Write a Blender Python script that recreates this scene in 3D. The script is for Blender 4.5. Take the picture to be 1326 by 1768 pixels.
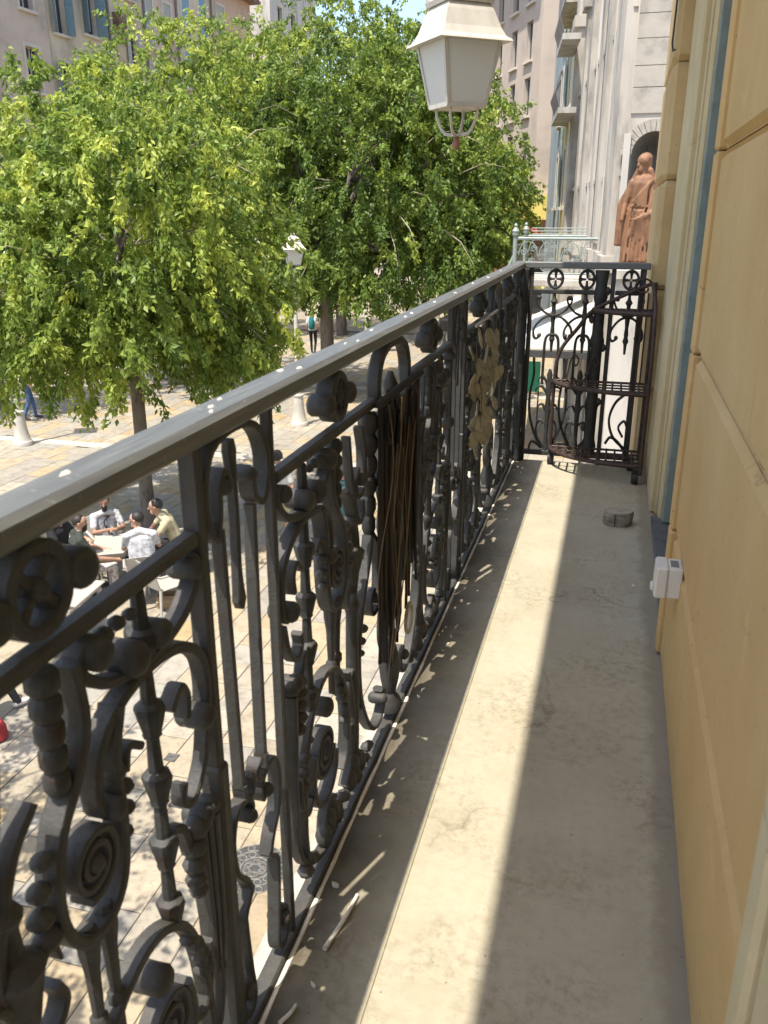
import bpy, math, random
import numpy as np
from mathutils import Vector, Matrix
random.seed(7); np.random.seed(7)
R = math.radians; PI = math.pi
for o in list(bpy.data.objects): bpy.data.objects.remove(o)
SC = bpy.context.scene; COL = SC.collection

# ------------------------------------------------------------------ camera, sky, sun, exposure
H = 1.27
cam = bpy.data.cameras.new('camera'); co = bpy.data.objects.new('camera', cam); COL.objects.link(co)
cam.sensor_fit = 'VERTICAL'; cam.sensor_height = 24.0; cam.lens = 24.0 * 1450 / 1768
cam.clip_start = 0.02; cam.clip_end = 600
co.location = (0, 0, H); co.rotation_euler = (R(90 - 19.62), 0, R(15.087))
SC.camera = co
cam.dof.use_dof = True; cam.dof.focus_distance = 4.5; cam.dof.aperture_fstop = 7.0
sun_d = Vector((0.143, 0.367, -1.0)).normalized()
sun = bpy.data.lights.new('sun', 'SUN'); sun.energy = 3.5; sun.angle = R(0.53); sun.color = (1.0, 0.94, 0.84)
so = bpy.data.objects.new('sun', sun); COL.objects.link(so)
so.rotation_euler = sun_d.to_track_quat('-Z', 'Y').to_euler(); so.location = (-8, -10, 40)
w = bpy.data.worlds.new("World"); SC.world = w; w.use_nodes = True
nt = w.node_tree; nt.nodes.clear()
sky = nt.nodes.new('ShaderNodeTexSky'); sky.sky_type = 'NISHITA'; sky.sun_disc = False
sky.sun_elevation = math.asin(-sun_d.z); sky.sun_rotation = R(201.3); sky.dust_density = 2.0
bg = nt.nodes.new('ShaderNodeBackground'); bg.inputs[1].default_value = 0.15
wo = nt.nodes.new('ShaderNodeOutputWorld')
nt.links.new(sky.outputs[0], bg.inputs[0]); nt.links.new(bg.outputs[0], wo.inputs[0])
SC.view_settings.view_transform = 'Standard'; SC.view_settings.look = 'None'
SC.view_settings.gamma = 1; SC.view_settings.use_curve_mapping = False
SC.view_settings.exposure = 1.2
SC.render.engine = 'CYCLES'
SC.cycles.max_bounces = 10; SC.cycles.diffuse_bounces = 6; SC.cycles.transparent_max_bounces = 12

# ------------------------------------------------------------------ helpers
def tag(o, label=None, cat=None, group=None, kind=None):
    if label: o['label'] = label
    if cat: o['category'] = cat
    if group: o['group'] = group
    if kind: o['kind'] = kind
    return o
def empty(name, loc=(0, 0, 0), rz=0.0):
    o = bpy.data.objects.new(name, None); COL.objects.link(o); o.location = loc; o.rotation_euler = (0, 0, rz)
    o.empty_display_size = 0.1
    return o
def link(name, me, parent=None, loc=None, mat=None):
    o = bpy.data.objects.new(name, me); COL.objects.link(o)
    if parent is not None: o.parent = parent
    if loc is not None: o.location = loc
    if mat is not None and not me.materials: me.materials.append(mat)
    return o
def kids(o): return [c for c in o.children]
def copy_tree(o, parent=None):
    ch = kids(o)
    c = o.copy(); COL.objects.link(c)
    if parent is not None: c.parent = parent
    for k in ch: copy_tree(k, c)
    return c
class MB:
    def __init__(s): s.v = []; s.f = []; s.m = []; s.mi = 0
    def add(s, vs, fs):
        n = len(s.v); s.v.extend([tuple(map(float, p)) for p in vs]); s.f.extend([tuple(i + n for i in q) for q in fs]); s.m.extend([s.mi] * len(fs))
        return s
    def box(s, x0, x1, y0, y1, z0, z1, b=0.0):
        if b <= 0:
            vs = [(x, y, z) for z in (z0, z1) for (x, y) in ((x0, y0), (x1, y0), (x1, y1), (x0, y1))]
            return s.add(vs, [(3, 2, 1, 0), (4, 5, 6, 7), (0, 1, 5, 4), (1, 2, 6, 5), (2, 3, 7, 6), (3, 0, 4, 7)])
        # chamfered box
        X = (x0, x1); Y = (y0, y1); Z = (z0, z1); vs = []; idx = {}
        for i in (0, 1):
            for j in (0, 1):
                for k in (0, 1):
                    sx, sy, sz = (1 - 2 * i), (1 - 2 * j), (1 - 2 * k)
                    c = (X[i], Y[j], Z[k])
                    idx[(i, j, k, 0)] = len(vs); vs.append((c[0], c[1] + sy * b, c[2] + sz * b))
                    idx[(i, j, k, 1)] = len(vs); vs.append((c[0] + sx * b, c[1], c[2] + sz * b))
                    idx[(i, j, k, 2)] = len(vs); vs.append((c[0] + sx * b, c[1] + sy * b, c[2]))
        fs = []
        def q(*k): fs.append(tuple(idx[a] for a in k))
        for i in (0, 1):
            a = [(i, 0, 0, 0), (i, 1, 0, 0), (i, 1, 1, 0), (i, 0, 1, 0)]; q(*(a if i else a[::-1]))
            a = [(0, i, 0, 1), (1, i, 0, 1), (1, i, 1, 1), (0, i, 1, 1)]; q(*(a if not i else a[::-1]))
            a = [(0, 0, i, 2), (1, 0, i, 2), (1, 1, i, 2), (0, 1, i, 2)]; q(*(a if i else a[::-1]))
        for i in (0, 1):
            for j in (0, 1):
                q((i, j, 0, 0), (i, j, 1, 0), (i, j, 1, 1), (i, j, 0, 1))
                q((i, 0, j, 0), (i, 1, j, 0), (i, 1, j, 2), (i, 0, j, 2))
                q((0, i, j, 1), (1, i, j, 1), (1, i, j, 2), (0, i, j, 2))
                for k in (0, 1): q((i, j, k, 0), (i, j, k, 1), (i, j, k, 2))
        return s.add(vs, fs)
    def tube(s, pts, r, n=8, cap=True):
        pts = [Vector(p) for p in pts]; L = len(pts)
        rr = r if hasattr(r, '__len__') else [r] * L
        vs = []; fs = []; ref = None
        for i, p in enumerate(pts):
            t = (pts[min(i + 1, L - 1)] - pts[max(i - 1, 0)])
            if t.length < 1e-9: t = Vector((0, 0, 1))
            t.normalize()
            if ref is None: ref = t.orthogonal().normalized()
            a = (ref - t * ref.dot(t))
            a = a.normalized() if a.length > 1e-6 else t.orthogonal().normalized()
            ref = a; b = t.cross(a)
            for k in range(n):
                an = 2 * PI * k / n; vs.append(p + (a * math.cos(an) + b * math.sin(an)) * rr[i])
        for i in range(L - 1):
            for k in range(n):
                k2 = (k + 1) % n; fs.append((i * n + k, i * n + k2, (i + 1) * n + k2, (i + 1) * n + k))
        if cap: fs.append(tuple(range(n))[::-1]); fs.append(tuple((L - 1) * n + k for k in range(n)))
        return s.add(vs, fs)
    def lathe(s, prof, c=(0, 0, 0), n=12, axis='z', sq=None):
        vs = []; fs = []; L = len(prof)
        for (r, h) in prof:
            for k in range(n):
                an = 2 * PI * (k + 0.5) / n; a, b = r * math.cos(an), r * math.sin(an)
                if axis == 'z': p = (c[0] + a, c[1] + b, c[2] + h)
                elif axis == 'x': p = (c[0] + h, c[1] + a, c[2] + b)
                else: p = (c[0] + b, c[1] + h, c[2] + a)
                vs.append(p)
        for i in range(L - 1):
            for k in range(n):
                k2 = (k + 1) % n; fs.append((i * n + k, i * n + k2, (i + 1) * n + k2, (i + 1) * n + k))
        fs.append(tuple(range(n))[::-1]); fs.append(tuple((L - 1) * n + k for k in range(n)))
        return s.add(vs, fs)
    def sweep(s, pts, w, d, closed=False, x=0.0):
        """flat bar swept along a curve in the (y,z) plane: w wide in the plane, d deep along x, chamfered"""
        P = np.array(pts, float); L = len(P)
        ww = np.array(w if hasattr(w, '__len__') else [w] * L, float); dd = np.array(d if hasattr(d, '__len__') else [d] * L, float)
        if closed: T = np.roll(P, -1, 0) - np.roll(P, 1, 0)
        else:
            T = np.gradient(P, axis=0)
        T /= np.maximum(np.linalg.norm(T, axis=1, keepdims=True), 1e-9)
        N = np.stack([-T[:, 1], T[:, 0]], 1)
        vs = []; fs = []
        for i in range(L):
            a = ww[i] / 2; b = dd[i] / 2; c = 0.28 * min(a, b) * 1.6
            for (q, xx) in ((a, b - c), (a - c, b), (-a + c, b), (-a, b - c), (-a, -b + c), (-a + c, -b), (a - c, -b), (a, -b + c)):
                vs.append((x + xx, P[i, 0] + N[i, 0] * q, P[i, 1] + N[i, 1] * q))
        m = L if closed else L - 1
        for i in range(m):
            j = (i + 1) % L
            for k in range(8):
                k2 = (k + 1) % 8; fs.append((i * 8 + k, i * 8 + k2, j * 8 + k2, j * 8 + k))
        if not closed: fs.append(tuple(range(8))[::-1]); fs.append(tuple((L - 1) * 8 + k for k in range(8)))
        return s.add(vs, fs)
    def mesh(s, name, mats, smooth=False, fixn=False):
        me = bpy.data.meshes.new(name); me.from_pydata(s.v, [], s.f)
        for m in (mats if isinstance(mats, (list, tuple)) else [mats]): me.materials.append(m)
        if len(set(s.m)) > 1: me.polygons.foreach_set('material_index', s.m)
        if smooth:
            me.polygons.foreach_set('use_smooth', [True] * len(me.polygons))
            try: me.set_sharp_from_angle(angle=R(38))
            except Exception: pass
        me.update(); return me
    def build(s, name, mats, parent=None, loc=None, smooth=False):
        return link(name, s.mesh(name, mats, smooth), parent, loc)
def spl(pts, n=24):
    P = np.array(pts, float); P = np.vstack([2 * P[0] - P[1], P, 2 * P[-1] - P[-2]]); out = []
    m = len(P) - 3; k = max(2, n // m)
    for i in range(m):
        a, b, c, d = P[i:i + 4]
        for t in np.linspace(0, 1, k, endpoint=False):
            out.append(0.5 * ((2 * b) + (c - a) * t + (2 * a - 5 * b + 4 * c - d) * t * t + (3 * b - a - 3 * c + d) * t ** 3))
    out.append(P[-2]); return np.array(out)
def ell(cu, cz, a, b, t0, t1, n=20):
    t = np.radians(np.linspace(t0, t1, n)); return np.stack([cu + a * np.cos(t), cz + b * np.sin(t)], 1)
def spir(cu, cz, r0, r1, t0, turns, n=40):
    t = np.linspace(0, 1, n); a = np.radians(t0 + 360 * turns * t); r = r0 + (r1 - r0) * t
    return np.stack([cu + r * np.cos(a), cz + r * np.sin(a)], 1)

# ------------------------------------------------------------------ materials
class NM:
    def __init__(s, name):
        s.m = bpy.data.materials.new(name); s.m.use_nodes = True; s.t = s.m.node_tree; s.b = s.t.nodes['Principled BSDF']
    def n(s, ty, **kw):
        x = s.t.nodes.new('ShaderNode' + ty)
        for k, v in kw.items():
            if k.startswith('i_'): x.inputs[k[2:].replace('_', ' ')].default_value = v
            else: setattr(x, k, v)
        return x
    def l(s, a, b): s.t.links.new(a, b); return s
def ramp(N, stops, interp='LINEAR'):
    r = N.n('ValToRGB'); r.color_ramp.interpolation = interp; e = r.color_ramp.elements
    while len(e) > 1: e.remove(e[-1])
    e[0].position = stops[0][0]; e[0].color = (*stops[0][1], 1)
    for p, c in stops[1:]:
        x = e.new(p); x.color = (*c, 1)
    return r
def mat(name, col, rough=0.6, metal=0.0, var=0.15, scale=8.0, bump=0.0, bscale=60.0, spec=0.5, stretch=None, col2=None, obj_rand=0.0):
    N = NM(name); b = N.b; b.inputs['Roughness'].default_value = rough; b.inputs['Metallic'].default_value = metal
    b.inputs['Specular IOR Level'].default_value = spec
    tc = N.n('TexCoord'); src = tc.outputs['Object']
    if stretch:
        mp = N.n('Mapping'); mp.inputs['Scale'].default_value = stretch; N.l(src, mp.inputs[0]); src = mp.outputs[0]
    no = N.n('TexNoise'); no.inputs['Scale'].default_value = scale; no.inputs['Detail'].default_value = 6; no.inputs['Roughness'].default_value = 0.62
    N.l(src, no.inputs['Vector'])
    c2 = col2 if col2 else tuple(max(0, c * (1 - var * 1.6)) for c in col); c1 = tuple(min(1, c * (1 + var * 0.6)) for c in col)
    r = ramp(N, [(0.32, c2), (0.5, col), (0.72, c1)]); N.l(no.outputs[0], r.inputs[0]); out = r.outputs[0]
    if obj_rand:
        oi = N.n('ObjectInfo'); hs = N.n('HueSaturation'); mr = N.n('MapRange'); mr.inputs['To Min'].default_value = 1 - obj_rand; mr.inputs['To Max'].default_value = 1 + obj_rand
        N.l(oi.outputs['Random'], mr.inputs[0]); N.l(mr.outputs[0], hs.inputs['Value']); N.l(out, hs.inputs['Color']); out = hs.outputs[0]
    N.l(out, b.inputs['Base Color'])
    if bump:
        n2 = N.n('TexNoise'); n2.inputs['Scale'].default_value = bscale; n2.inputs['Detail'].default_value = 5; N.l(src, n2.inputs['Vector'])
        bu = N.n('Bump'); bu.inputs['Strength'].default_value = bump; bu.inputs['Distance'].default_value = 0.004
        N.l(n2.outputs[0], bu.inputs['Height']); N.l(bu.outputs[0], b.inputs['Normal'])
    return N.m
M = {}
def iron_mat():
    N = NM('iron_paint'); b = N.b; b.inputs['Specular IOR Level'].default_value = 0.32
    tc = N.n('TexCoord'); g = N.n('NewGeometry'); O = g.outputs['Position']
    def noise(sc, det=5, ro=0.6):
        x = N.n('TexNoise'); x.inputs['Scale'].default_value = sc; x.inputs['Detail'].default_value = det; x.inputs['Roughness'].default_value = ro; N.l(O, x.inputs['Vector']); return x.outputs[0]
    n1 = noise(26, 6); r1 = ramp(N, [(0.3, (0.018, 0.019, 0.0187)), (0.55, (0.029, 0.0305, 0.030)), (0.75, (0.046, 0.048, 0.047))]); N.l(n1, r1.inputs[0])
    n2 = noise(34, 8, 0.75); r2 = ramp(N, [(0.54, (0, 0, 0)), (0.63, (1, 1, 1))]); N.l(n2, r2.inputs[0])
    m1 = N.n('MixRGB'); m1.inputs[2].default_value = (0.034, 0.018, 0.009, 1); N.l(r1.outputs[0], m1.inputs[1]); N.l(r2.outputs[0], m1.inputs[0])
    # pale worn arrises and dust lying on upward faces
    rp = ramp(N, [(0.52, (0, 0, 0)), (0.60, (1, 1, 1))]); N.l(g.outputs['Pointiness'], rp.inputs[0])
    k = N.n('Math', operation='MULTIPLY'); k.inputs[1].default_value = 0.3; N.l(rp.outputs[0], k.inputs[0])
    m2 = N.n('MixRGB'); m2.inputs[2].default_value = (0.10, 0.095, 0.085, 1); N.l(k.outputs[0], m2.inputs[0]); N.l(m1.outputs[0], m2.inputs[1])
    sp = N.n('SeparateXYZ'); N.l(g.outputs['Normal'], sp.inputs[0]); du = N.n('MapRange'); du.inputs['From Min'].default_value = 0.35; du.inputs['From Max'].default_value = 0.95; du.inputs['To Max'].default_value = 0.4; N.l(sp.outputs[2], du.inputs[0])
    n3 = noise(60, 4); kd = N.n('Math', operation='MULTIPLY'); N.l(du.outputs[0], kd.inputs[0]); N.l(n3, kd.inputs[1])
    m3 = N.n('MixRGB'); m3.inputs[2].default_value = (0.17, 0.15, 0.12, 1); N.l(kd.outputs[0], m3.inputs[0]); N.l(m2.outputs[0], m3.inputs[1]); N.l(m3.outputs[0], b.inputs['Base Color'])
    rr_ = N.n('MapRange'); rr_.inputs['To Min'].default_value = 0.36; rr_.inputs['To Max'].default_value = 0.75; N.l(n2, rr_.inputs[0]); N.l(rr_.outputs[0], b.inputs['Roughness'])
    ad = N.n('Math', operation='ADD'); N.l(n2, ad.inputs[0]); n4 = noise(150, 4); N.l(n4, ad.inputs[1])
    bu = N.n('Bump'); bu.inputs['Strength'].default_value = 0.5; bu.inputs['Distance'].default_value = 0.003; N.l(ad.outputs[0], bu.inputs['Height']); N.l(bu.outputs[0], b.inputs['Normal'])
    return N.m
M['iron'] = iron_mat()
def rail_mat():
    N = NM('rail_paint'); b = N.b; b.inputs['Roughness'].default_value = 0.42
    tc = N.n('TexCoord'); mp = N.n('Mapping'); mp.inputs['Scale'].default_value = (60, 3, 60); N.l(tc.outputs['Object'], mp.inputs[0])
    n1 = N.n('TexNoise'); n1.inputs['Scale'].default_value = 3; n1.inputs['Detail'].default_value = 8; N.l(mp.outputs[0], n1.inputs['Vector'])
    n2 = N.n('TexNoise'); n2.inputs['Scale'].default_value = 90; n2.inputs['Detail'].default_value = 4; N.l(tc.outputs['Object'], n2.inputs['Vector'])
    r1 = ramp(N, [(0.3, (0.085, 0.090, 0.088)), (0.6, (0.122, 0.126, 0.122)), (0.8, (0.18, 0.178, 0.168))]); N.l(n1.outputs[0], r1.inputs[0])
    r2 = ramp(N, [(0.66, (0, 0, 0)), (0.74, (1, 1, 1))]); N.l(n2.outputs[0], r2.inputs[0])
    mx = N.n('MixRGB'); mx.inputs[2].default_value = (0.3, 0.3, 0.28, 1); N.l(r1.outputs[0], mx.inputs[1])
    m2 = N.n('Math', operation='MULTIPLY'); m2.inputs[1].default_value = 0.5; N.l(r2.outputs[0], m2.inputs[0]); N.l(m2.outputs[0], mx.inputs[0])
    N.l(mx.outputs[0], b.inputs['Base Color'])
    bu = N.n('Bump'); bu.inputs['Strength'].default_value = 0.25; bu.inputs['Distance'].default_value = 0.002; N.l(n1.outputs[0], bu.inputs['Height']); N.l(bu.outputs[0], b.inputs['Normal'])
    return N.m
M['rail'] = rail_mat()
def floor_mat():
    N = NM('balcony_cement'); b = N.b; b.inputs['Roughness'].default_value = 0.75; b.inputs['Specular IOR Level'].default_value = 0.3
    O = N.n('NewGeometry').outputs['Position']
    def noise(sc, det=6, ro=0.6, dist=0.0):
        x = N.n('TexNoise'); x.inputs['Scale'].default_value = sc; x.inputs['Detail'].default_value = det; x.inputs['Roughness'].default_value = ro; x.inputs['Distortion'].default_value = dist; N.l(O, x.inputs['Vector']); return x.outputs[0]
    def mul(a, k):
        x = N.n('Math', operation='MULTIPLY'); N.l(a, x.inputs[0])
        if isinstance(k, float): x.inputs[1].default_value = k
        else: N.l(k, x.inputs[1])
        return x.outputs[0]
    def mask(src, lo, hi):
        r = ramp(N, [(lo, (0, 0, 0)), (hi, (1, 1, 1))]); N.l(src, r.inputs[0]); return r.outputs[0]
    def mix(base, col, fac):
        x = N.n('MixRGB'); x.inputs[2].default_value = (*col, 1); N.l(base, x.inputs[1]); N.l(fac, x.inputs[0]); return x.outputs[0]
    r1 = ramp(N, [(0.3, (0.345, 0.305, 0.215)), (0.52, (0.395, 0.355, 0.258)), (0.75, (0.43, 0.39, 0.29))]); N.l(noise(3.0, 9, 0.7), r1.inputs[0]); c = r1.outputs[0]
    fine = mask(noise(42, 9, 0.8), 0.47, 0.60); big = mask(noise(3.4, 4, 0.6), 0.46, 0.62)
    c = mix(c, (0.20, 0.155, 0.095), mul(mul(fine, big), 0.5))            # worn, dirty patches of fine mottling
    c = mix(c, (0.17, 0.135, 0.09), mul(fine, 0.10))
    c = mix(c, (0.50, 0.45, 0.34), mul(mask(noise(16, 8, 0.75), 0.60, 0.70), 0.3))   # paler scuffs
    c = mix(c, (0.07, 0.05, 0.03), mul(mask(noise(85, 3, 0.6), 0.69, 0.73), 0.7))        # grit
    vo = N.n('TexVoronoi'); vo.feature = 'DISTANCE_TO_EDGE'; vo.inputs['Scale'].default_value = 1.3; nz = N.n('TexNoise'); nz.inputs['Scale'].default_value = 5; nz.inputs['Detail'].default_value = 6; N.l(O, nz.inputs['Vector'])
    mv = N.n('MixRGB'); mv.inputs[0].default_value = 0.22; N.l(O, mv.inputs[1]); N.l(nz.outputs['Color'], mv.inputs[2]); N.l(mv.outputs[0], vo.inputs['Vector'])
    cr_ = ramp(N, [(0.0, (1, 1, 1)), (0.006, (0, 0, 0))]); N.l(vo.outputs[0], cr_.inputs[0])
    c = mix(c, (0.12, 0.09, 0.06), mul(mul(cr_.outputs[0], big), 0.55))                 # hairline cracks
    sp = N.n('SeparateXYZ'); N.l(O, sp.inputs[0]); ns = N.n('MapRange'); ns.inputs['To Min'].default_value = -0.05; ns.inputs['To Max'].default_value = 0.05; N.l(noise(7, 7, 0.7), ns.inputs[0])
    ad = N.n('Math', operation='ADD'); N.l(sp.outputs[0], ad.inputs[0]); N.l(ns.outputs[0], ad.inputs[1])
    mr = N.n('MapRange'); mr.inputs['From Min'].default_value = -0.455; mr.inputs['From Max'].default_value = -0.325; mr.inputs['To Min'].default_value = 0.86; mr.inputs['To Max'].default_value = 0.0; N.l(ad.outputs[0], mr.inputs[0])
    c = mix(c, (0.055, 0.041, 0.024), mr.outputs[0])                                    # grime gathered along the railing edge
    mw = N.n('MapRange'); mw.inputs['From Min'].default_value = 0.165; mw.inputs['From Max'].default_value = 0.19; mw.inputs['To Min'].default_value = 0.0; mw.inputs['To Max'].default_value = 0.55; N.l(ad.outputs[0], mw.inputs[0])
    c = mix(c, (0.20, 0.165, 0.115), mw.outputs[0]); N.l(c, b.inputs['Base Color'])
    h = N.n('Math', operation='ADD'); N.l(fine, h.inputs[0]); N.l(noise(120, 4), h.inputs[1])
    bu = N.n('Bump'); bu.inputs['Strength'].default_value = 0.3; bu.inputs['Distance'].default_value = 0.002; N.l(h.outputs[0], bu.inputs['Height']); N.l(bu.outputs[0], b.inputs['Normal'])
    return N.m
M['floor'] = floor_mat()
def plaster(name, base, lo, hi, bump=0.45):
    N = NM(name); b = N.b; b.inputs['Roughness'].default_value = 0.88; b.inputs['Specular IOR Level'].default_value = 0.2
    O = N.n('NewGeometry').outputs['Position']
    def noise(sc, det=6, ro=0.6, vec=None, dist=0.0):
        x = N.n('TexNoise'); x.inputs['Scale'].default_value = sc; x.inputs['Detail'].default_value = det; x.inputs['Roughness'].default_value = ro; x.inputs['Distortion'].default_value = dist; N.l(vec or O, x.inputs['Vector']); return x.outputs[0]
    def mul(a, k):
        x = N.n('Math', operation='MULTIPLY'); N.l(a, x.inputs[0])
        if isinstance(k, float): x.inputs[1].default_value = k
        else: N.l(k, x.inputs[1])
        return x.outputs[0]
    def mask(src, lo_, hi_):
        r = ramp(N, [(lo_, (0, 0, 0)), (hi_, (1, 1, 1))]); N.l(src, r.inputs[0]); return r.outputs[0]
    def mix(bs, col, fac):
        x = N.n('MixRGB'); x.inputs[2].default_value = (*col, 1); N.l(bs, x.inputs[1]); N.l(fac, x.inputs[0]); return x.outputs[0]
    r = ramp(N, [(0.3, lo), (0.5, base), (0.7, hi)]); N.l(noise(2.6, 9, 0.62), r.inputs[0]); c = r.outputs[0]
    mp = N.n('Mapping'); mp.inputs['Scale'].default_value = (9, 9, 0.7); N.l(O, mp.inputs[0])
    c = mix(c, tuple(x * 0.72 for x in lo), mul(mask(noise(1.6, 6, 0.65, mp.outputs[0]), 0.55, 0.72), 0.12))      # run-off streaks
    c = mix(c, tuple(min(1, x * 1.12) for x in hi), mul(mask(noise(9, 7, 0.7, None, 0.8), 0.57, 0.68), 0.45))     # patched paint
    c = mix(c, tuple(x * 0.5 for x in lo), mul(mask(noise(70, 3), 0.66, 0.72), 0.5))                              # pits
    vo = N.n('TexVoronoi'); vo.feature = 'DISTANCE_TO_EDGE'; vo.inputs['Scale'].default_value = 1.7; nz = N.n('TexNoise'); nz.inputs['Scale'].default_value = 4; nz.inputs['Detail'].default_value = 7; N.l(O, nz.inputs['Vector'])
    mv = N.n('MixRGB'); mv.inputs[0].default_value = 0.25; N.l(O, mv.inputs[1]); N.l(nz.outputs['Color'], mv.inputs[2]); N.l(mv.outputs[0], vo.inputs['Vector'])
    cr_ = ramp(N, [(0.0, (1, 1, 1)), (0.005, (0, 0, 0))]); N.l(vo.outputs[0], cr_.inputs[0]); crk = mul(cr_.outputs[0], mask(noise(1.8, 3), 0.5, 0.62))
    c = mix(c, tuple(x * 0.45 for x in lo), mul(crk, 0.6))                                                        # hairline cracks
    sp = N.n('SeparateXYZ'); N.l(O, sp.inputs[0]); mr = N.n('MapRange'); mr.inputs['From Min'].default_value = 0.0; mr.inputs['From Max'].default_value = 0.12; mr.inputs['To Min'].default_value = 0.4; mr.inputs['To Max'].default_value = 0.0; N.l(sp.outputs[2], mr.inputs[0])
    c = mix(c, (0.22, 0.17, 0.10), mul(mr.outputs[0], mask(noise(12, 5), 0.35, 0.65))); N.l(c, b.inputs['Base Color'])     # splash-back at the foot
    h = N.n('Math', operation='SUBTRACT'); N.l(noise(130, 6, 0.7), h.inputs[0]); N.l(crk, h.inputs[1])
    bu = N.n('Bump'); bu.inputs['Strength'].default_value = bump; bu.inputs['Distance'].default_value = 0.003; N.l(h.outputs[0], bu.inputs['Height']); N.l(bu.outputs[0], b.inputs['Normal'])
    return N.m
M['ochre'] = plaster('ochre_plaster', (0.55, 0.365, 0.158), (0.51, 0.33, 0.138), (0.585, 0.40, 0.185))
M['cream'] = plaster('cream_plaster', (0.53, 0.43, 0.25), (0.47, 0.375, 0.21), (0.58, 0.485, 0.30))
M['tan'] = plaster('tan_plaster', (0.49, 0.355, 0.18), (0.43, 0.30, 0.145), (0.54, 0.41, 0.23))
M['teal'] = mat('teal_paint', (0.235, 0.265, 0.235), 0.7, 0, 0.12, 12, 0.2, 90, 0.12)
M['darkstone'] = mat('threshold_stone', (0.10, 0.10, 0.095), 0.7, 0, 0.3, 14, 0.4, 80)
M['white_edge'] = mat('white_limewash', (0.40, 0.37, 0.30), 0.8, 0, 0.12, 20, 0.3, 90)
M['white_lip'] = mat('white_lip', (0.74, 0.70, 0.60), 0.8, 0, 0.15, 30, 0.3, 90)
M['white_plastic'] = mat('white_plastic', (0.40, 0.375, 0.325), 0.38, 0, 0.05, 4)
M['socket_white'] = mat('socket_white', (0.64, 0.61, 0.55), 0.4, 0, 0.06, 6)
M['grey_plastic'] = mat('grey_plastic', (0.16, 0.155, 0.15), 0.45, 0, 0.1, 10)
M['rust_iron'] = mat('rusted_iron', (0.055, 0.032, 0.024), 0.6, 0.2, 0.4, 40, 0.4, 120)
M['black_rubber'] = mat('black_rubber', (0.02, 0.02, 0.02), 0.6, 0, 0.2, 20)
M['wood_grey'] = mat('weathered_wood', (0.26, 0.215, 0.16), 0.8, 0, 0.45, 18, 0.6, 50, stretch=(1, 1, 4))
M['wood_end'] = mat('wood_end_grain', (0.33, 0.28, 0.21), 0.8, 0, 0.3, 25, 0.5, 60)
M['disc'] = mat('wood_slice', (0.40, 0.33, 0.20), 0.6, 0, 0.3, 25, 0.3, 70, obj_rand=0.2)
M['bark'] = mat('hanging_bark', (0.015, 0.009, 0.005), 0.9, 0, 0.5, 14, 0.8, 40, stretch=(2, 2, 0.4), obj_rand=0.4)
M['string'] = mat('raffia', (0.18, 0.13, 0.075), 0.8, 0, 0.3, 20)
M['stick'] = mat('pale_stick', (0.66, 0.60, 0.50), 0.7, 0, 0.2, 40)
M['lamp_white'] = mat('lamp_white_paint', (0.46, 0.43, 0.375), 0.5, 0, 0.12, 6, 0.15, 60, stretch=(1, 1, 0.4))
M['rustknob'] = mat('rusty_knob', (0.25, 0.13, 0.08), 0.75, 0.1, 0.35, 25, 0.4, 70)
def glass_milky():
    N = NM('milky_glass'); b = N.b; b.inputs['Base Color'].default_value = (0.84, 0.84, 0.82, 1); b.inputs['Roughness'].default_value = 0.3
    tr = N.n('BsdfTranslucent'); tr.inputs[0].default_value = (0.92, 0.92, 0.90, 1)
    tp = N.n('BsdfTransparent'); tp.inputs[0].default_value = (0.85, 0.86, 0.85, 1)
    m1 = N.n('MixShader'); m1.inputs[0].default_value = 0.45; m2 = N.n('MixShader'); m2.inputs[0].default_value = 0.16
    N.l(b.outputs[0], m1.inputs[1]); N.l(tr.outputs[0], m1.inputs[2]); N.l(m1.outputs[0], m2.inputs[1]); N.l(tp.outputs[0], m2.inputs[2])
    N.l(m2.outputs[0], N.t.nodes['Material Output'].inputs[0]); return N.m
M['milky'] = glass_milky()
def window_glass():
    N = NM('window_glass'); b = N.b; b.inputs['Base Color'].default_value = (0.03, 0.035, 0.04, 1); b.inputs['Roughness'].default_value = 0.08; b.inputs['Specular IOR Level'].default_value = 0.6
    return N.m
M['glass'] = window_glass()
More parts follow.
